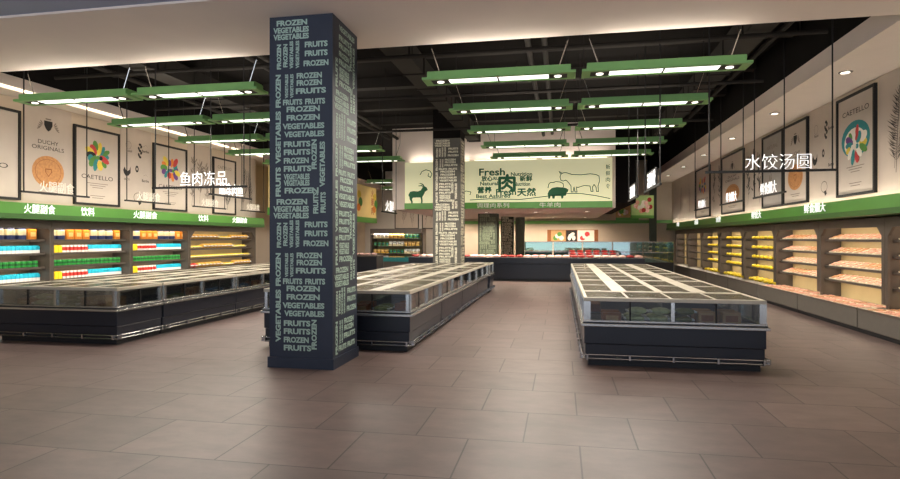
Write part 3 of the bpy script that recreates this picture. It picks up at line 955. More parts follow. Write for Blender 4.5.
# ------------------------------------------------------------------ posters and wall murals
LEAF = [(0, 0), (.22, .2), (.3, .5), (.2, .8), (0, 1), (-.2, .8), (-.3, .5), (-.22, .2)]
def lines_text(pl, mb, u, v, w, n, gap=.05):
    for k in range(n):
        ww = w * (1 - .25 * (k % 3))
        pl.rect(mb, u - ww / 2, u + ww / 2, v - k * gap, v - k * gap + .014, M_INKG, .004)
def art_duchy(pl, mb, u0, u1, v0, v1):
    u = (u0 + u1) / 2; W_ = u1 - u0; H = v1 - v0
    c = v0 + H * .80
    s = .105
    pl.shape(mb, [(-1, 1), (1, 1), (1, .1), (.55, -.75), (0, -1.15), (-.55, -.75), (-1, .1)], u, c, s, s, M_PINK)
    for q in (-1, 1):
        for k in range(5):
            pl.ell(mb, u + q * (.17 + .018 * k), c + .06 - .035 * k, .05, .014, M_INKG, .003, 8, q * (.9 - .35 * k))
    pl.rect(mb, u - .07, u + .07, c + .13, c + .16, M_INKG)
    pl.text(mb, 'DUCHY', u, v0 + H * .625, W_ * .42, .085, M_PINK, .004, .0)
    pl.text(mb, 'ORIGINALS', u, v0 + H * .565, W_ * .66, .085, M_PINK, .004, .0)
    pl.ell(mb, u, v0 + H * .32, W_ * .33, H * .165, M_CB, .004, 28)
    pl.ell(mb, u, v0 + H * .32, W_ * .27, H * .13, M_CBD, .005, 28); pl.ell(mb, u, v0 + H * .32, W_ * .262, H * .126, M_CB, .006, 28)
    pl.shape(mb, [(-1, 1), (1, 1), (1, .1), (0, -1.1), (-1, .1)], u, v0 + H * .31, .085, .085, M_CBD, .007)
    pl.shape(mb, [(-1, 1), (1, 1), (1, .1), (0, -1.1), (-1, .1)], u, v0 + H * .31, .062, .062, M_CB, .008)
    lines_text(pl, mb, u, v0 + H * .1, W_ * .4, 2)
def art_fruit(pl, mb, u0, u1, v0, v1, variant=0):
    u = (u0 + u1) / 2; W_ = u1 - u0; H = v1 - v0
    c = v0 + H * (.66 if variant != 2 else .5)
    cols = [[C_TEAL, C_GRN, C_TEAL, C_YEL, C_GRN, C_RED, C_YEL, M_PINK], [C_PUR, C_TEAL, C_RED, C_ORA, C_PUR, C_YEL, C_ORA, C_GRN], [C_YEL, C_WHT, C_TEAL, C_RED, C_WHT, C_GRN, C_PUR, C_TEAL]][variant]
    rnd = random.Random(variant + 3)
    if variant == 2:
        pl.ell(mb, u, c + .1, W_ * .4, H * .19, C_TEAL, .003, 24)
        pl.ell(mb, u - .02, c + .04, W_ * .3, H * .15, C_WHT, .0035, 20)
    for k in range(14):
        a = 2 * PI * k / 14
        r = .2 + .14 * rnd.random()
        pl.ell(mb, u + math.cos(a) * r * W_ * .75, c + math.sin(a) * r * .75, .09 + .08 * rnd.random(), .06 + .035 * rnd.random(), cols[k % 8], .004 + .0004 * k, 10, a)
    for k in range(3):
        pl.ell(mb, u + (k - 1) * .09, c - .05, .06, .05, cols[(k * 3 + 1) % 8], .011, 12)
    tv = v0 + H * (.36 if variant != 2 else .84)
    pl.text(mb, 'CAETELLO', u, tv, W_ * .74, .1, M_PINK, .004, .0)
    lines_text(pl, mb, u, v0 + H * .27, W_ * .5, 3)
    lines_text(pl, mb, u, v0 + H * .1, W_ * .35, 2)
def art_logos(pl, mb, u0, u1, v0, v1):
    W_ = u1 - u0; H = v1 - v0
    for a, b, k in [(.25, .78, 0), (.62, .74, 1), (.2, .45, 2), (.52, .5, 3), (.8, .42, 4), (.55, .14, 5), (.8, .8, 4)]:
        u, v = u0 + a * W_, v0 + b * H
        if k == 0:
            pl.line(mb, [(math.cos(t) * .1, math.sin(t) * .1) for t in [i * .6 for i in range(10)]], u, v, 1, 1, .008, M_INKG)
            pl.text(mb, 'Rossi', u + .02, v - .14, .2, .06, M_PINK, .004, .01)
        elif k == 1:
            for q in range(7):
                pl.ell(mb, u + .05 * math.sin(q * 2.1), v + .16 - q * .055, .05, .035, M_PINK, .003, 8, q)
        elif k == 2:
            pl.shape(mb, [(-1, .2), (-.6, .9), (-.3, .3), (.2, .1), (.7, .4), (1, 1.1), (1, -.2), (.4, -.8), (-.3, -.9), (-.8, -.4)], u, v, .13, .13, M_PINK)
            pl.text(mb, 'DECO', u, v - .2, .2, .05, M_PINK, .004, .01)
        elif k == 3:
            pl.ell(mb, u, v, .06, .09, M_PINK); pl.ell(mb, u, v, .025, .04, M_PAPER, .004)
        elif k == 4:
            pl.text(mb, 'Bertha', u, v - .12, .26, .07, M_PINK, .004, .015)
            pl.line(mb, [(0, 0), (.1, .05), (.16, .0)], u - .08, v, 1, 1, .006, M_INKG, closed=False)
        else:
            pl.line(mb, [(math.cos(t) * .15, math.sin(t) * .12) for t in [i * .5 for i in range(13)]], u, v, 1, 1, .012, M_PINK)
            pl.shape(mb, [(-.6, .2), (.4, .4), (.8, -.3), (0, -.8)], u + .05, v - .12, .1, .1, M_PINK)
def feather(pl, mb, u, v, h, lean, m, w=.16, seed=0):
    rnd = random.Random(seed)
    N = 30
    for k in range(N):
        f = k / (N - 1)
        x = u + lean * f + .05 * math.sin(f * 3); y = v + h * f
        ww = w * math.sin(PI * min(1, .12 + f * .92)) ** .7
        for s in (-1, 1):
            l = ww * (.7 + .5 * rnd.random()); d = .07 + .05 * rnd.random()
            pl.shape(mb, [(0, 0), (s * l * .6, d * .9), (s * l, d * 1.6), (s * l * .55, d * .55)], x, y, 1, 1, m, .003 + .00002 * k)
    pl.line(mb, [(0, -h * .16), (lean * .1, 0), (lean, h)], u, v, 1, 1, .014, m, .004, False)
def branch(pl, mb, u, v, h, lean, m, seed=0):
    rnd = random.Random(seed)
    pl.line(mb, [(0, 0), (lean * .4 + .03, h * .35), (lean * .6 - .02, h * .7), (lean, h)], u, v, 1, 1, .014, m, .003, False)
    for k in range(26):
        f = .2 + .8 * rnd.random()
        a = rnd.uniform(-1.2, 1.2) + PI / 2
        l = .1 + .12 * rnd.random()
        x, y = u + lean * f, v + h * f
        pl.ell(mb, x + math.cos(a) * l * .7, y + math.sin(a) * l * .6, l * .5, l * .13, m, .0035 + .0001 * k, 8, a)

def poster(pl, u0, u1, v0, v1, art, label, paper=None, framed=True):
    c = pl.p((u0 + u1) / 2, v0, 0)
    if framed:
        t = thing('framed_poster', label, 'poster', c)
        loc = Plane(pl.o - c, pl.U, pl.V)
        mb = MB(); loc.slab(mb, u0 + .04, u1 - .04, v0 + .04, v1 - .04, .002, .03, paper or M_PAPER); mb.build('print', t)
        mb = MB(); fw = .05
        for a, b, cc, d in ((u0, u1, v0, v0 + fw), (u0, u1, v1 - fw, v1), (u0, u0 + fw, v0 + fw, v1 - fw), (u1 - fw, u1, v0 + fw, v1 - fw)):
            loc.slab(mb, a, b, cc, d, .002, .06, M_BLK)
        mb.build('frame', t)
        mb = MB(); art(Plane(loc.p(0, 0, .03), pl.U, pl.V), mb, u0 + .05, u1 - .05, v0 + .05, v1 - .05); mb.build('artwork', t)
    else:
        t = thing('wall_mural', label, 'mural', c)
        loc = Plane(pl.o - c, pl.U, pl.V)
        mb = MB(); loc.slab(mb, u0, u1, v0, v1, .001, .008, paper or M_MURAL); mb.build('printed_paper', t)
        mb = MB(); art(Plane(loc.p(0, 0, .008), pl.U, pl.V), mb, u0, u1, v0, v1); mb.build('artwork', t)
    return t
LP = Plane((-11.0, 0, 0), (0, 1, 0), (0, 0, 1))
RP = Plane((5.6, 0, 0), (0, -1, 0), (0, 0, 1))
def A_feathers(seed, m, two=True):
    def f(pl, mb, u0, u1, v0, v1):
        W_ = u1 - u0
        feather(pl, mb, u0 + W_ * .35, v0 + .45, 1.2, .15, m, .2, seed)
        if two: feather(pl, mb, u0 + W_ * .75, v0 + .3, 1.3, -.2, m, .16, seed + 1)
    return f
def A_branches(seed, m, n=3):
    def f(pl, mb, u0, u1, v0, v1):
        W_ = u1 - u0
        for k in range(n):
            branch(pl, mb, u0 + W_ * (k + .5) / n, v0 + .2 + .1 * (k % 2), 1.35, .12 * (1 - k), m, seed + k)
    return f
LZ0, LZ1 = 2.48, 4.32
poster(LP, 8.3, 10.12, LZ0, LZ1, lambda *a: art_fruit(*a, 0), 'black framed fruit poster cut off by the left edge of the photo')
poster(LP, 10.2, 11.42, LZ0, 4.56, art_duchy, 'unframed mural of a round biscuit below a black shield on the left wall', framed=False)
poster(LP, 11.46, 12.86, LZ0, LZ1, lambda *a: art_fruit(*a, 0), 'black framed poster of teal and green leaves over CAETELLO on the left wall')
poster(LP, 12.92, 14.05, LZ0, 4.56, art_logos, 'unframed mural of small black emblems on the left wall', framed=False)
poster(LP, 14.1, 15.55, LZ0, LZ1, lambda *a: art_fruit(*a, 1), 'black framed poster of a purple and orange bunch on the left wall')
poster(LP, 15.62, 16.82, LZ0, 4.56, A_branches(5, M_INKG), 'unframed mural of grey branches on the left wall', framed=False)
poster(LP, 16.88, 18.2, LZ0, LZ1, lambda pl, mb, a, b, c, d: (pl.text(mb, 'CAETELLO', (a + b) / 2, d - .25, .8, .1, M_INKG, .004, 0), feather(pl, mb, b - .45, c + .25, .8, .1, M_PINK, .2, 4)), 'black framed poster with a dark feather, farthest on the left wall')
poster(LP, 18.26, 19.55, LZ0, 4.56, A_feathers(11, M_PINK), 'unframed mural of dark feathers at the far end of the left wall', framed=False)
RZ0, RZ1 = 2.52, 4.5
def rp(y0, y1, art, label, **k):
    poster(RP, -y1, -y0, RZ0, RZ1 if k.get('framed', True) else 4.56, art, label, **k)
rp(9.4, 11.66, lambda pl, mb, a, b, c, d: (feather(pl, mb, a + .55, c + .5, 1.25, .1, M_PINK, .34, 21), feather(pl, mb, a + .5, c + .55, 1.1, .2, M_INKG, .3, 22)), 'unframed mural of a big dark feather at the right edge of the photo', framed=False)
rp(11.72, 13.2, lambda *a: art_fruit(*a, 2), 'black framed poster of a teal disc with fruit under CAETELLO on the right wall')
rp(13.26, 14.6, art_logos, 'unframed mural of small black emblems on the right wall', framed=False)
rp(14.64, 16.12, art_duchy, 'black framed poster of a round biscuit below a black shield on the right wall')
rp(16.16, 17.7, lambda pl, mb, a, b, c, d: (pl.text(mb, 'NATURAL', (a + b) / 2, d - .3, .8, .1, M_INKG, .004, 0), branch(pl, mb, a + .5, c + .3, 1.1, .2, M_INKG, 9)), 'black framed grey poster beside the biscuit poster on the right wall', paper=M_PAPERG)
rp(17.76, 19.35, A_branches(31, M_PINK), 'unframed mural of dark branches, nearest such on the right wall', framed=False)
rp(19.4, 21.9, art_duchy, 'black framed biscuit poster between two branch murals on the right wall')
rp(21.96, 23.5, A_branches(41, M_PINK, 2), 'unframed mural of dark branches, second such on the right wall', framed=False)
rp(23.56, 25.9, lambda *a: art_fruit(*a, 1), 'black framed poster with a purple bunch, farthest framed one on the right wall')
rp(25.96, 31.0, A_feathers(51, M_INKG), 'unframed mural of grey feathers at the far end of the right wall', framed=False)

# ------------------------------------------------------------------ pendant lamps
def make_lamp(label):
    t = thing('pendant_lamp', label, 'lamp', group=None)
    L = 2.14; h = L / 2
    mb = MB(); mb.box(-h, h, -.15, .15, .03, .125, M_LGREEN); mb.box(-h - .0, h + .0, -.12, .12, .125, .135, M_LGREEN); mb.build('housing', t, bevel=.006)
    mb = MB(); mb.box(-h - .07, h + .07, -.19, -.12, -.005, .03, M_LGREEN); mb.box(-h - .07, h + .07, .12, .19, -.005, .03, M_LGREEN)
    for s in (-1, 1):
        a, b = sorted((s * (h + .07), s * (h - .05))); mb.box(a, b, -.12, .12, -.005, .03, M_LGREEN)
    mb.build('flange', t)
    for s in (-1, 1):
        a, b = sorted((s * (h - .05), s * (h - .32))); mb = MB(); mb.box(a, b, -.12, .12, .0, .03, M_BLK); e = mb.build('end_plate', t)
        mb = MB(); mb.lathe([(.05, -.012), (.055, .001)], M_SPOTL, 16, c=(s * (h - .185), 0, 0)); mb.build('spot', e, smooth=False)
        a, b = sorted((s * (h - .32), s * .012)); mb = MB(); mb.box(a, b, -.115, .115, .004, .03, M_TUBE); mb.build('diffuser', t)
    mb = MB(); mb.box(-.012, .012, -.12, .12, -.004, .03, M_BLK); mb.build('divider', t)
    for s in (-1, 1):
        x = s * (h - .17)
        mb = MB(); mb.tube((x, 0, .13), (x + s * .13, 0, .52), .009, M_CHROME, 6); c = mb.build('suspension_rod', t)
        mb = MB(); mb.tube((x + s * .13, 0, .52), (x + s * .13, 0, 1.65), .006, M_BLK, 6); mb.build('hanger_wire', c)
    area_light('added_uplight', t, (0, 0, .15), 1.8, .2, ADDED_UP_W, NEUTRAL, (PI, 0, 0))  # added upward fill, not one of the lamp's own tubes
    area_light('lamp_light', t, (0, 0, -.012), 1.7, .22, LAMP_W, NEUTRAL)
    return t
lamp0 = None
ZLMP = 4.1
rows = [8.75, 10.9, 13.08, 15.3, 17.4]
rown = ['nearest', 'second', 'third', 'fourth', 'farthest']
for bank, xs, bn in (('right', (-.93, 1.44), 'right-hand'), ('left', (-8.29, -5.93), 'left-hand')):
    for r, y in enumerate(rows):
        for k, x in enumerate(xs):
            lb = 'green pendant lamp, %s of the pair in the %s row of the %s bank' % (('left', 'right')[k], rown[r], bn)
            if lamp0 is None:
                lamp0 = make_lamp(lb); lamp0.location = (x, y, ZLMP)
                bpy.context.view_layer.update()
            else:
                copy_tree(lamp0, (x, y, ZLMP), label=lb)
for x, y, lb in ((-7.2, 24.2, 'small far green lamp nearest behind the foreground column, left of the goat banner'), (-7.6, 27.6, 'farthest small green lamp, left of the goat banner')):
    copy_tree(lamp0, (x, y, ZLMP), label=lb)

# downlights in the right soffit
def downlight(label, x, y, z, aim=0.0, w=None, cone=2.0):
    t = thing('ceiling_downlight', label, 'downlight', (x, y, z), group=None)
    mb = MB(); mb.lathe([(.1, -.012), (.115, 0.0)], M_ALU, 20); mb.build('trim_ring', t)
    mb = MB(); mb.lathe([(.07, -.016), (.075, -.0121)], M_SPOTL, 16); mb.build('lens', t)
    l = bpy.data.lights.new('downlight_beam', 'SPOT'); l.energy = w or SPOT_W; l.color = WARM; l.spot_size = cone; l.spot_blend = .8; l.shadow_soft_size = .06
    o = bpy.data.objects.new('downlight_beam', l); COL.objects.link(o); o.parent = t; o.location = (0, 0, -.03); o.rotation_euler = (0, aim, 0)
for k in range(6):
    downlight('round recessed downlight in the right soffit, %s from the front' % ORD[k], 4.85, 11.2 + 3.4 * k, ZS - .02, .25)
for k in range(4):
    downlight('round recessed downlight in the low ceiling above the meat counter, %s from the left' % ORD[k], -5 + 2 * k, 23.6, 2.75, 0, 620, 2.6)
for k in range(5):  # row added to brighten the back wall
    downlight('added round downlight near the beige back wall, %s from the left' % ORD[k], -5.2 + 1.6 * k, 30.2, 2.75, 0, 330, 3.0)
for k, x in enumerate((-9.0, -6.9)):  # pair added to brighten the dim far left corner
    downlight('added round downlight high in the far left black ceiling, %s of two' % ('left', 'right')[k], x, 31.6, 5.75, 0, 420)
for k, x in enumerate((-7.6, -4.6, -1.9, .9, 3.7)):
    downlight('round recessed downlight in the front ceiling, %s from the left' % ORD[k], x, 5.3, ZS if x > -4.1 else ZS + .03, 0, 95)
# cove light strip on the left fascia
for k in range(5):
    mb = MB(); mb.box(-.012, 0.02, -.98, .98, -.022, .022, M_COVE)
    tag(mb.build('cove_light', loc=(-10.485, 9.55 + 2.15 * k, 4.62)), 'bright strip light on the left ceiling edge, %s from the front' % ORD[k], 'light')
    area_light('cove_glow', None, (-10.4, 9.55 + 2.15 * k, 4.6), .1, 1.9, 5, WARM, (0, .6, 0))

# ------------------------------------------------------------------ hanging aisle signs
def hang_sign(label, c, along, L, txt, tw, th, ztop, board=False, flip=1, rod_over=.06, m=None, bold=-.006, shift=0.0):
    """along 'x': faces -y ; along 'y': faces +x (flip 1) or -x (flip -1)"""
    t = thing('hanging_sign', label, 'sign', c)
    if along == 'x': U = (1, 0, 0)
    else: U = (0, flip, 0)
    pl = Plane((0, 0, 0), U, (0, 0, 1))
    mb = MB()
    pl.slab(mb, -L / 2, L / 2, -.018, .018, -.02, .02, M_BLK); mb.build('bar', t)
    for s in (-1, 1):
        mb = MB(); p = pl.p(s * (L / 2 - rod_over), 0); mb.tube(p, p + Vector((0, 0, ztop - c[2])), .012, M_BLK, 6); mb.build('rod', t)
    if board:
        mb = MB(); pl.slab(mb, -tw / 2 - .05, tw / 2 + .05, .02, th + .06, -.012, .012, M_BLK); mb.build('board', t)
    mb = MB(); pl.text(mb, txt, shift, .03 + th / 2, tw, th, m or M_WHITE, .013 if board else .0, bold, depth=.008); mb.build('lettering', t)
    return t
hang_sign('hanging black bar sign with four white characters over the left freezer island', (-6.52, 9.6, 2.63), 'x', 1.92, '鱼肉冻品', .94, .26, 5.75, bold=-.013, shift=.09)
hang_sign('hanging black bar sign with four white characters over the right aisle', (3.25, 10.0, 2.76), 'x', 1.92, '水饺汤圆', .96, .24, 5.75, bold=-.013, shift=.12)
for k, (y0, y1) in enumerate([(9.24, 10.85), (11.9, 13.5), (14.45, 16.05), (16.9, 18.4)]):
    hang_sign('hanging bar sign before the posters of the left wall, %s from the left' % ORD[k], (-10.0, (y0 + y1) / 2, 2.58), 'y', y1 - y0, '火腿副食', .82, .22, 5.75, m=C_WHT)
hang_sign('hanging sign of four white characters, lower and behind the one over the left freezer island', (-7.3, 11.95, 2.63), 'y', 1.7, '品冻肉鱼', .95, .27, 5.75)
for k, (y0, y1) in enumerate([(12.3, 14.2), (14.9, 17.0), (18.1, 20.1)]):
    hang_sign('hanging bar sign before the posters of the right wall, %s from the right' % ORD[k], (4.28, (y0 + y1) / 2, 2.6), 'y', y1 - y0, '鲜食烟大', .95, .25, 5.75, flip=-1)
hang_sign('nearer small hanging sign over the right freezer island, seen edge on', (1.66, 11.3, 2.62), 'y', 1.9, '汤圆水饺', .95, .28, 5.75, flip=-1, board=True)
hang_sign('farther small hanging sign over the right freezer island, seen edge on', (1.66, 14.2, 2.62), 'y', 1.8, '汤圆水饺', .95, .28, 5.75, flip=-1, board=True)
hang_sign('hanging sign with white characters left of the goat on the banner', (-5.3, 17.6, 2.5), 'y', 1.6, '火腿', .9, .34, 5.75)

# ------------------------------------------------------------------ meat department banner
t = thing('department_banner', 'long cream banner with green animals and characters above the meat counter', 'banner', (-1.95, 20.78, 2.75))
BX = 3.68
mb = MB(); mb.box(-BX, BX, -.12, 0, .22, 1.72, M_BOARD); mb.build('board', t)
mb = MB(); mb.box(-BX, BX, -.2, 0, 0, .22, M_GREEN); mb.build('green_band', t)
bp = Plane((-BX, -.12, .22), (1, 0, 0), (0, 0, 1))     # u 0..7.36, v 0..1.5
mb = MB()
def px2(pts):
    """artwork layout on the board"""
    r = []
    for x, y in pts:
        a = (x - 450) / F_PX
        dx, dy = math.cos(YAW) * a - math.sin(YAW), math.sin(YAW) * a + math.cos(YAW)
        k = 20.66 / dy
        r.append((dx * k + 1.95 + BX, 1.7 - (y - 238) / F_PX * k - 2.97))
    return r
def bt(txt, x, y, w, h, bold=.025, t_=.004):
    """photo pixel centre on the banner -> plane"""
    u, v = px2([(x, y)])[0]
    if ord(txt[0]) > 255:                     # heavy strokes: overprinted side by side
        d = .0016 * h
        for k, (a, b) in enumerate(((0, 0), (d, 0), (-d, 0), (0, d), (0, -d))):
            bp.text(mb, txt, u + a, v + b, w / 205 * 7.36, h / 43 * 1.5, M_INK, t_ + k * .0004, 0.0)
    else:
        bp.text(mb, txt, u, v, w / 205 * 7.36, h / 43 * 1.5, M_INK, t_, bold)
bt('Fresh', 492, 172, 26, 7.5); bt('Nutrition', 521.5, 174, 21, 4)
bt('放心', 487, 178.5, 11, 5.5); bt('RUI', 497, 178.5, 7, 3.5); bt('新鲜', 526, 178.5, 12, 5.5)
bt('Natural', 489, 183.5, 18, 4); bt('Nutrition', 522, 184, 16, 4)
bt('肉', 507, 183, 16, 17, 0, .008)
bt('营养', 484.5, 190, 14, 6.5); bt('Fresh', 506, 192, 20, 6.5); bt('天然', 526.5, 192, 18, 8)
bt('Best Assured', 493, 196, 34, 4)
mb.build('lettering', t)
mb = MB()
goat = [(409, 193), (411, 190), (415, 189), (421, 189.5), (425, 188), (427, 184.5), (428, 183.5), (425.5, 182.6), (422, 182.8), (421, 182), (426, 181.2), (428.5, 182.3), (425, 179.5), (421.5, 179), (425, 178.3), (428.5, 180), (430, 182.6), (432.5, 184), (434, 187), (433.5, 188.5), (432, 188.6), (431.5, 190.5), (430.8, 189), (429.8, 192), (428.2, 195), (427, 197), (427.5, 202), (427, 206), (425.2, 206), (425.3, 201), (424.5, 197.5), (419, 197.5), (414.5, 197.8), (413.5, 200), (414.5, 203), (414, 206), (412.2, 206), (412.2, 203), (410.3, 200), (410, 196.5), (408.8, 195.5)]
pig = [(547.5, 194), (549, 190.5), (552, 188), (557, 187), (562, 187.4), (566, 188), (568.5, 189.6), (568, 191.5), (566.5, 193), (566, 195.5), (563.5, 196), (563.2, 198.5), (561.3, 198.5), (561, 196), (555, 196), (554.5, 198.6), (552.5, 198.6), (552, 196), (550.5, 196), (550, 198.6), (548.3, 198.6), (548.2, 195.5)]
def fill(P):
    """ear-safe: add as n-gon fan through bmesh triangulation"""
    import mathutils.geometry as G
    pts = px2(P)
    tr = G.tessellate_polygon([[Vector((a, b, 0)) for a, b in pts]])
    mb.add([bp.p(a, b, .004) for a, b in pts], [tuple(f) for f in tr], M_INK)
fill([(408.5 + (x - 408.8) * .76, 204 - (206 - y) * .76) for x, y in goat]); fill(pig)
mb.build('animal_silhouettes', t)
mb = MB()
cow = [(560, 177), (561, 174), (563.5, 172.8), (566, 172.6), (572, 174.5), (581, 174.8), (590, 173.8), (596, 174.5), (599, 176), (599.5, 181), (598, 186), (598.5, 191.5), (596.5, 191.5), (596, 187), (594, 184.5), (592.5, 187), (593, 191.5), (591, 191.5), (590, 186), (584, 185.5), (578, 187.5), (576.5, 187), (577, 192), (575, 192), (574, 187), (573, 192), (571.2, 192), (571, 186), (568.5, 182.5), (566, 180), (563.5, 181), (561, 180.5)]
sheep = [(548, 188), (548.6, 184.5), (550.5, 182.4), (553, 182.6), (556, 181.6), (560, 182), (563, 183.5), (563.6, 186), (562.5, 189), (562.5, 192)]
hills = [(470, 200), (490, 198.8), (520, 199.5), (545, 196.5), (565, 193.6), (580, 193.4), (595, 195.5), (610, 198.5)]
horns = [(420, 175), (422, 171.5), (426, 169.8), (430, 171), (432, 174), (430.5, 177.5), (428, 176), (428.5, 173.5)]
for P, cl in ((cow, True), (sheep, False), (hills, False), (horns, False)):
    bp.line(mb, px2(P), 0, 0, 1, 1, .028, M_INK, .004, cl)
bp.line(mb, px2([(562, 173), (559, 171.5), (561, 174.5)]), 0, 0, 1, 1, .025, M_INK, .004, False)
bp.line(mb, px2([(462, 193), (466, 191), (471, 192), (470, 195)]), 0, 0, 1, 1, .025, M_INK, .004, False)
mb.build('line_drawing', t)
mb = MB()
for k, ch in enumerate('新鲜肉食'):
    u = (607 - 406) / 205 * 7.36
    bp.text(mb, ch, u, 1.18 - k * .22, .15, .17, M_INK, .004, .008)
mb.build('side_lettering', t)
mb = MB(); gp = Plane((-BX, -.2, 0), (1, 0, 0), (0, 0, 1))
gp.text(mb, '调理肉系列', 3.25, .11, 1.15, .17, C_WHT, .001, .0, depth=.02); gp.text(mb, '牛羊肉', 5.25, .11, .72, .17, C_WHT, .001, .0, depth=.02)
mb.build('band_lettering', t)

for k in range(3):  # strips added on the banner top to brighten the fascia above
    x = (k - 1) * 2.4
    mb = MB(); mb.box(x - 1.1, x + 1.1, -.1, -.05, 1.72, 1.74, M_STRIP); mb.build('added_top_strip', t)
    area_light('added_fascia_light', t, (x, -.16, 1.76), 2.2, .05, 9, NEUTRAL, (PI - .25, 0, 0))

# ------------------------------------------------------------------ meat counter and what lies on it
MC0, MC1, MCY = -6.1, 3.1, 23.0
t = thing('meat_counter', 'long dark grey meat counter under the cream banner', 'counter', ((MC0 + MC1) / 2, MCY + .55, 0))
h = (MC1 - MC0) / 2
mb = MB(); mb.box(-h, h, -.5, .55, .08, .68, M_FZ); mb.build('body', t, bevel=.01)
mb = MB(); mb.box(-h + .02, h - .02, -.44, .5, 0, .08, M_FZD); mb.build('plinth', t)
mb = MB(); mb.box(-h - .02, h + .02, -.56, .6, .68, .92, M_FZ); mb.box(-h - .02, h + .02, -.565, -.5, .915, .94, M_ALU); mb.build('display_deck', t, bevel=.01)
rnd = random.Random(5)
def chop_mesh(m, s):
    mb = MB()
    r2 = random.Random(s)
    mb.sphere((0, 0, .055), .15, .12, .055, m, 9, 5, lambda v: (v[0] * (1 + .25 * v[1]), v[1] * (1 - .2 * v[0]), v[2] if v[2] > 0 else v[2] * 1.0))
    return mb
K_BEEF = ('beef', lambda: (chop_mesh(G_BEEF, 1), 'meat_cut', True))
K_PORK = ('pork', lambda: (chop_mesh(G_PORK, 2), 'meat_cut', True))
for r in range(2):
    for i in range(30):
        x = MC0 + .2 + i * .305
        beef = (i // 3) % 3 == 1 or i % 7 == 0
        lb = ('dark red cut of meat' if beef else 'pale pink cut of meat') + (' in the front row on the long meat counter' if r == 0 else ' in the rear row on the long meat counter')
        put(*(K_BEEF if beef else K_PORK), lb, 'meat', lb, (x, MCY + .22 + r * .34, .921), rnd.uniform(-.5, .5))
# stepped red meat display right of the counter
t = thing('meat_display', 'raised dark display stand heaped with red meat behind the right freezer island', 'display', (1.3, 25.2, 0))
mb = MB(); mb.box(-1.0, 1.1, -.5, .5, 0, .72, M_FZ); mb.build('base', t)
mb = MB(); mb.prism([(-.5, .72), (.5, .72), (.5, 1.08), (.17, 1.08), (.17, .98), (-.17, .98), (-.17, .88), (-.5, .88)], lambda u, v, q: (q, u, v), -1.0, 1.1, M_ALU); mb.build('stepped_deck', t)
for r in range(3):
    for i in range(6):
        lb = 'red cut of meat heaped on the raised display stand behind the right freezer island'
        put(*K_BEEF, lb, 'meat', lb, (.48 + i * .335, 24.86 + r * .335, .881 + r * .1), rnd.uniform(-.5, .5))

# ------------------------------------------------------------------ seafood tanks
tn = ['leftmost', 'second', 'third', 'fourth', 'fifth']
for k in range(5):
    x = -1.05 + k * 1.36
    t = thing('seafood_tank', 'teal glass seafood tank before the beige back wall, %s from the left' % (tn[k] if k else 'first'), 'tank', (x, 28.4, 0))
    mb = MB(); mb.box(-.66, .66, -.45, .45, 0, .58, M_FZD); mb.build('base', t, bevel=.01)
    mb = MB()
    for a, b, c_, d in ((-.65, .65, -.44, -.425), (-.65, .65, .425, .44), (-.65, -.635, -.425, .425), (.635, .65, -.425, .425)):
        mb.box(a, b, c_, d, .58, 1.5, M_TEAL)
    mb.build('glass_wall', t)
    mb = MB(); mb.box(-.63, .63, -.42, .42, .585, 1.02 + .08 * (k % 2), M_WATER); mb.build('water', t)
    mb = MB(); mb.box(-.66, .66, -.45, .45, 1.5, 1.53, M_ALU); mb.box(-.66, .66, -.452, -.44, 1.03, 1.06, M_ALU); mb.build('edge_trim', t)

# ------------------------------------------------------------------ back wall pictures and the photo boards above the tanks
BP = Plane((0, 31.5, 0), (1, 0, 0), (0, 0, 1))
t = thing('wall_picture', 'brown framed triptych of food pictures on the beige back wall', 'picture', (.6, 31.5, 1.5))
bl = Plane((0, 0, 0), (1, 0, 0), (0, 0, 1))
mb = MB(); bl.slab(mb, -1.32, 1.32, 0, .64, .005, .04, M_CBD); mb.build('frame', t)
for a, b, m, m2, nm in ((-1.12, -.36, G_BOXT, C_GRN, 'left_print'), (-.33, .22, M_BLK, C_WHT, 'middle_print'), (.26, 1.12, C_WHT, C_RED, 'right_print')):
    mb = MB(); bl.slab(mb, a, b, .03, .61, .04, .05, m)
    q = Plane(bl.p(0, 0, .05), bl.U, bl.V)
    for k in range(4):
        q.ell(mb, a + (b - a) * (.3 + .14 * k), .2 + .1 * (k % 3), (b - a) * .16, .13, m2 if k % 2 == 0 else C_WHT, .002 + .001 * k, 12, k)
    mb.build('print', t)
def board(label, c, U, w, h, base, blobs):
    t = thing('food_photo_board', label, 'board', c)
    pl = Plane((0, 0, 0), U, (0, 0, 1))
    mb = MB(); pl.slab(mb, -w / 2, w / 2, 0, h, -.05, .05, base); mb.build('panel', t)
    mb = MB(); r2 = random.Random(len(label))
    for k in range(16):
        pl.ell(mb, r2.uniform(-.36, .36) * w, h * r2.uniform(.2, .8), w * .1, h * .12, blobs[k % len(blobs)], .052 + .0004 * k, 10, r2.uniform(0, 3))
    mb.build('food_photo', t)
    mb = MB(); pl.slab(mb, -w / 2, w / 2, -.14, 0, -.06, .06, M_GREEN); mb.build('green_band', t)
    for s in (-1, 1):
        mb = MB(); p = pl.p(s * w * .35, h); mb.tube(p, p + Vector((0, 0, 5.75 - c[2] - h)), .02, M_BLK, 6); mb.build('rod', t)
board('food photo board with yellow and brown dishes, left of the two above the tanks', (3.25, 30.2, 2.72), (1, 0, 0), 1.1, .62, G_BOXT, [C_WHT, C_YEL, G_PORK, C_GRN])
board('tall green edged food photo board above the right end of the tanks', (3.8, 28.9, 2.78), (.96, .28, 0), 1.1, .95, C_LEAF, [G_PORK, G_MEAT, C_WHT, G_BEEF])
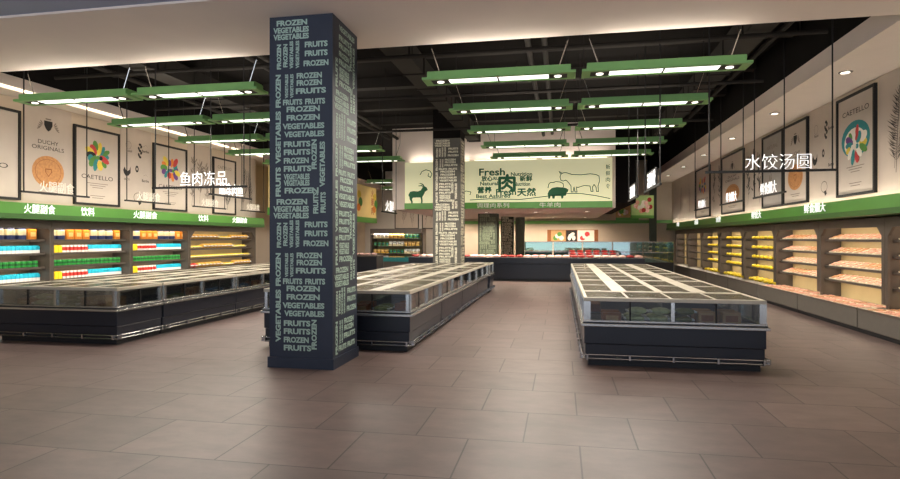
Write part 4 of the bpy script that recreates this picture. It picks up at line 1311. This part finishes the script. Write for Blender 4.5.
for nm, x, y, m, lb in (('pillar', 4.55, 30.7, M_MOSS, 'dark slim pillar behind the tanks by the right wall'),):
    mb = MB(); mb.box(-.16, .16, -.16, .16, 0, 4.58, m); tag(mb.build(nm, loc=(x, y, 0)), lb, 'pillar')

# ------------------------------------------------------------------ far left department
t = thing('department_board', 'yellow department board with red characters hanging beyond the left wall posters', 'banner', (-10.55, 26.0, 2.55))
mb = MB(); mb.box(-.06, .06, -6.2, 6.2, .28, 2.0, M_YBOARD); mb.build('board', t)
mb = MB(); mb.box(-.1, .1, -6.2, 6.2, 0, .28, M_GREEN); mb.build('green_band', t)
mb = MB(); yp = Plane((.06, -6.2, .28), (0, 1, 0), (0, 0, 1))
for k in range(5):
    for j, ch in enumerate('火腿肉'):
        yp.text(mb, ch, .5 + k * 2.8, 1.4 - j * .5, .42, .42, M_RED, .004, .012)
    yp.ell(mb, 1.7 + k * 2.6, 1.2, .3, .2, C_YEL, .004); yp.ell(mb, 1.9 + k * 2.6, .8, .3, .25, C_GRN, .005); yp.ell(mb, 1.6 + k * 2.6, .5, .3, .2, C_ORA, .006)
mb.build('lettering', t)
mb = MB()
for s in (-5.5, 0, 5.5):
    mb.tube((0, s, 2.0), (0, s, 2.1), .03, M_BLK, 6)
mb.build('hanger', t)
# pale wall behind and posters on it
LB = Plane((0, 34.0, 0), (1, 0, 0), (0, 0, 1))
def lbp(x0, x1, z0, z1, art, label):
    poster(LB, x0, x1, z0, z1, art, label)
lbp(-9.9, -8.4, 2.25, 3.7, A_feathers(61, M_INKG), 'black framed feather poster on the far pale wall, leftmost there')
lbp(-8.2, -7.1, 2.25, 3.5, A_branches(62, M_INKG), 'black framed branch poster on the far pale wall, middle of three')
lbp(-7.0, -5.2, 2.25, 3.5, A_branches(64, M_INKG), 'black framed branch poster on the far pale wall, rightmost there')
# open refrigerated case far left
def far_case(label, x0, x1, y0, y1, zt):
    t = thing('display_fridge', label, 'fridge', ((x0 + x1) / 2, y0, 0))
    h = (x1 - x0) / 2; d = y1 - y0
    mb = MB(); mb.box(-h, h, 0, d, 0, .55, M_BIN); mb.box(-h, -h + .06, 0, d, .55, zt, M_CASE); mb.box(h - .06, h, .3, d, .55, zt, M_CASE)
    mb.build('body', t)
    mb = MB(); mb.box(-h + .06, h - .06, d - .05, d, .55, zt, M_CASEB); mb.build('back_panel', t)
    mb = MB(); mb.box(-h, h, -.05, d, zt, zt + .22, M_CASE); mb.build('canopy_box', t)
    mb = MB(); mb.box(-h + .06, h - .06, -.03, 0, .5, .72, C_TEAL); mb.build('front_rail', t)
    for k in range(3):
        mb = MB(); mb.box(-h + .06, h - .06, .1, d - .05, .9 + k * .38, .92 + k * .38, M_ALU); mb.build('shelf', t)
    area_light('fridge_light', t, (0, .2, zt - .02), 2 * h - .3, .1, 30, WARM, (-.4, 0, 0))
    return t
far_case('open display fridge with lit shelves at the far left behind the freezers', -9.6, -6.9, 28.5, 29.5, 1.95)
K_FAR = [('farw', lambda: (carton_mesh(G_WHITE, G_CREAMP, .16, .16, .24), 'food_carton', False), 'white food carton'), ('fary', lambda: (carton_mesh(G_ORANGEL, G_SNACK, .16, .16, .22), 'food_carton', False), 'amber food carton'), ('farg', lambda: (can_mesh(C_GRN, C_TEAL, .08, .2), 'food_can', False), 'green and teal food can')]
for k, z in enumerate((.556, .921, 1.301, 1.681)):
    for i in range(12):
        K = K_FAR[(k + i // 4) % 3]
        lb = '%s on the %s level of the far left display fridge' % (K[2], ['bottom', 'second', 'third', 'top'][k])
        put(K[0], K[1], lb, 'carton' if 'carton' in K[2] else 'can', lb, (-9.4 + i * .205, 28.72, z))
t = thing('service_counter', 'dark service counter at the far left beside the display fridge', 'counter', (-9.0, 25.4, 0))
mb = MB(); mb.box(-1.3, .9, -.5, .5, .08, .86, M_FZ); mb.build('body', t, bevel=.01)
mb = MB(); mb.box(-1.25, .85, -.44, .44, 0, .08, M_FZD); mb.build('plinth', t)
mb = MB(); mb.box(-1.34, .94, -.54, .54, .86, .92, M_CASE); mb.build('worktop', t)
for i in range(7):
    lb = 'pale pink cut of meat on the dark service counter at the far left'
    put(*K_PORK, lb, 'meat', lb, (-10.1 + i * .3, 25.15, .921), rnd.uniform(-.5, .5))
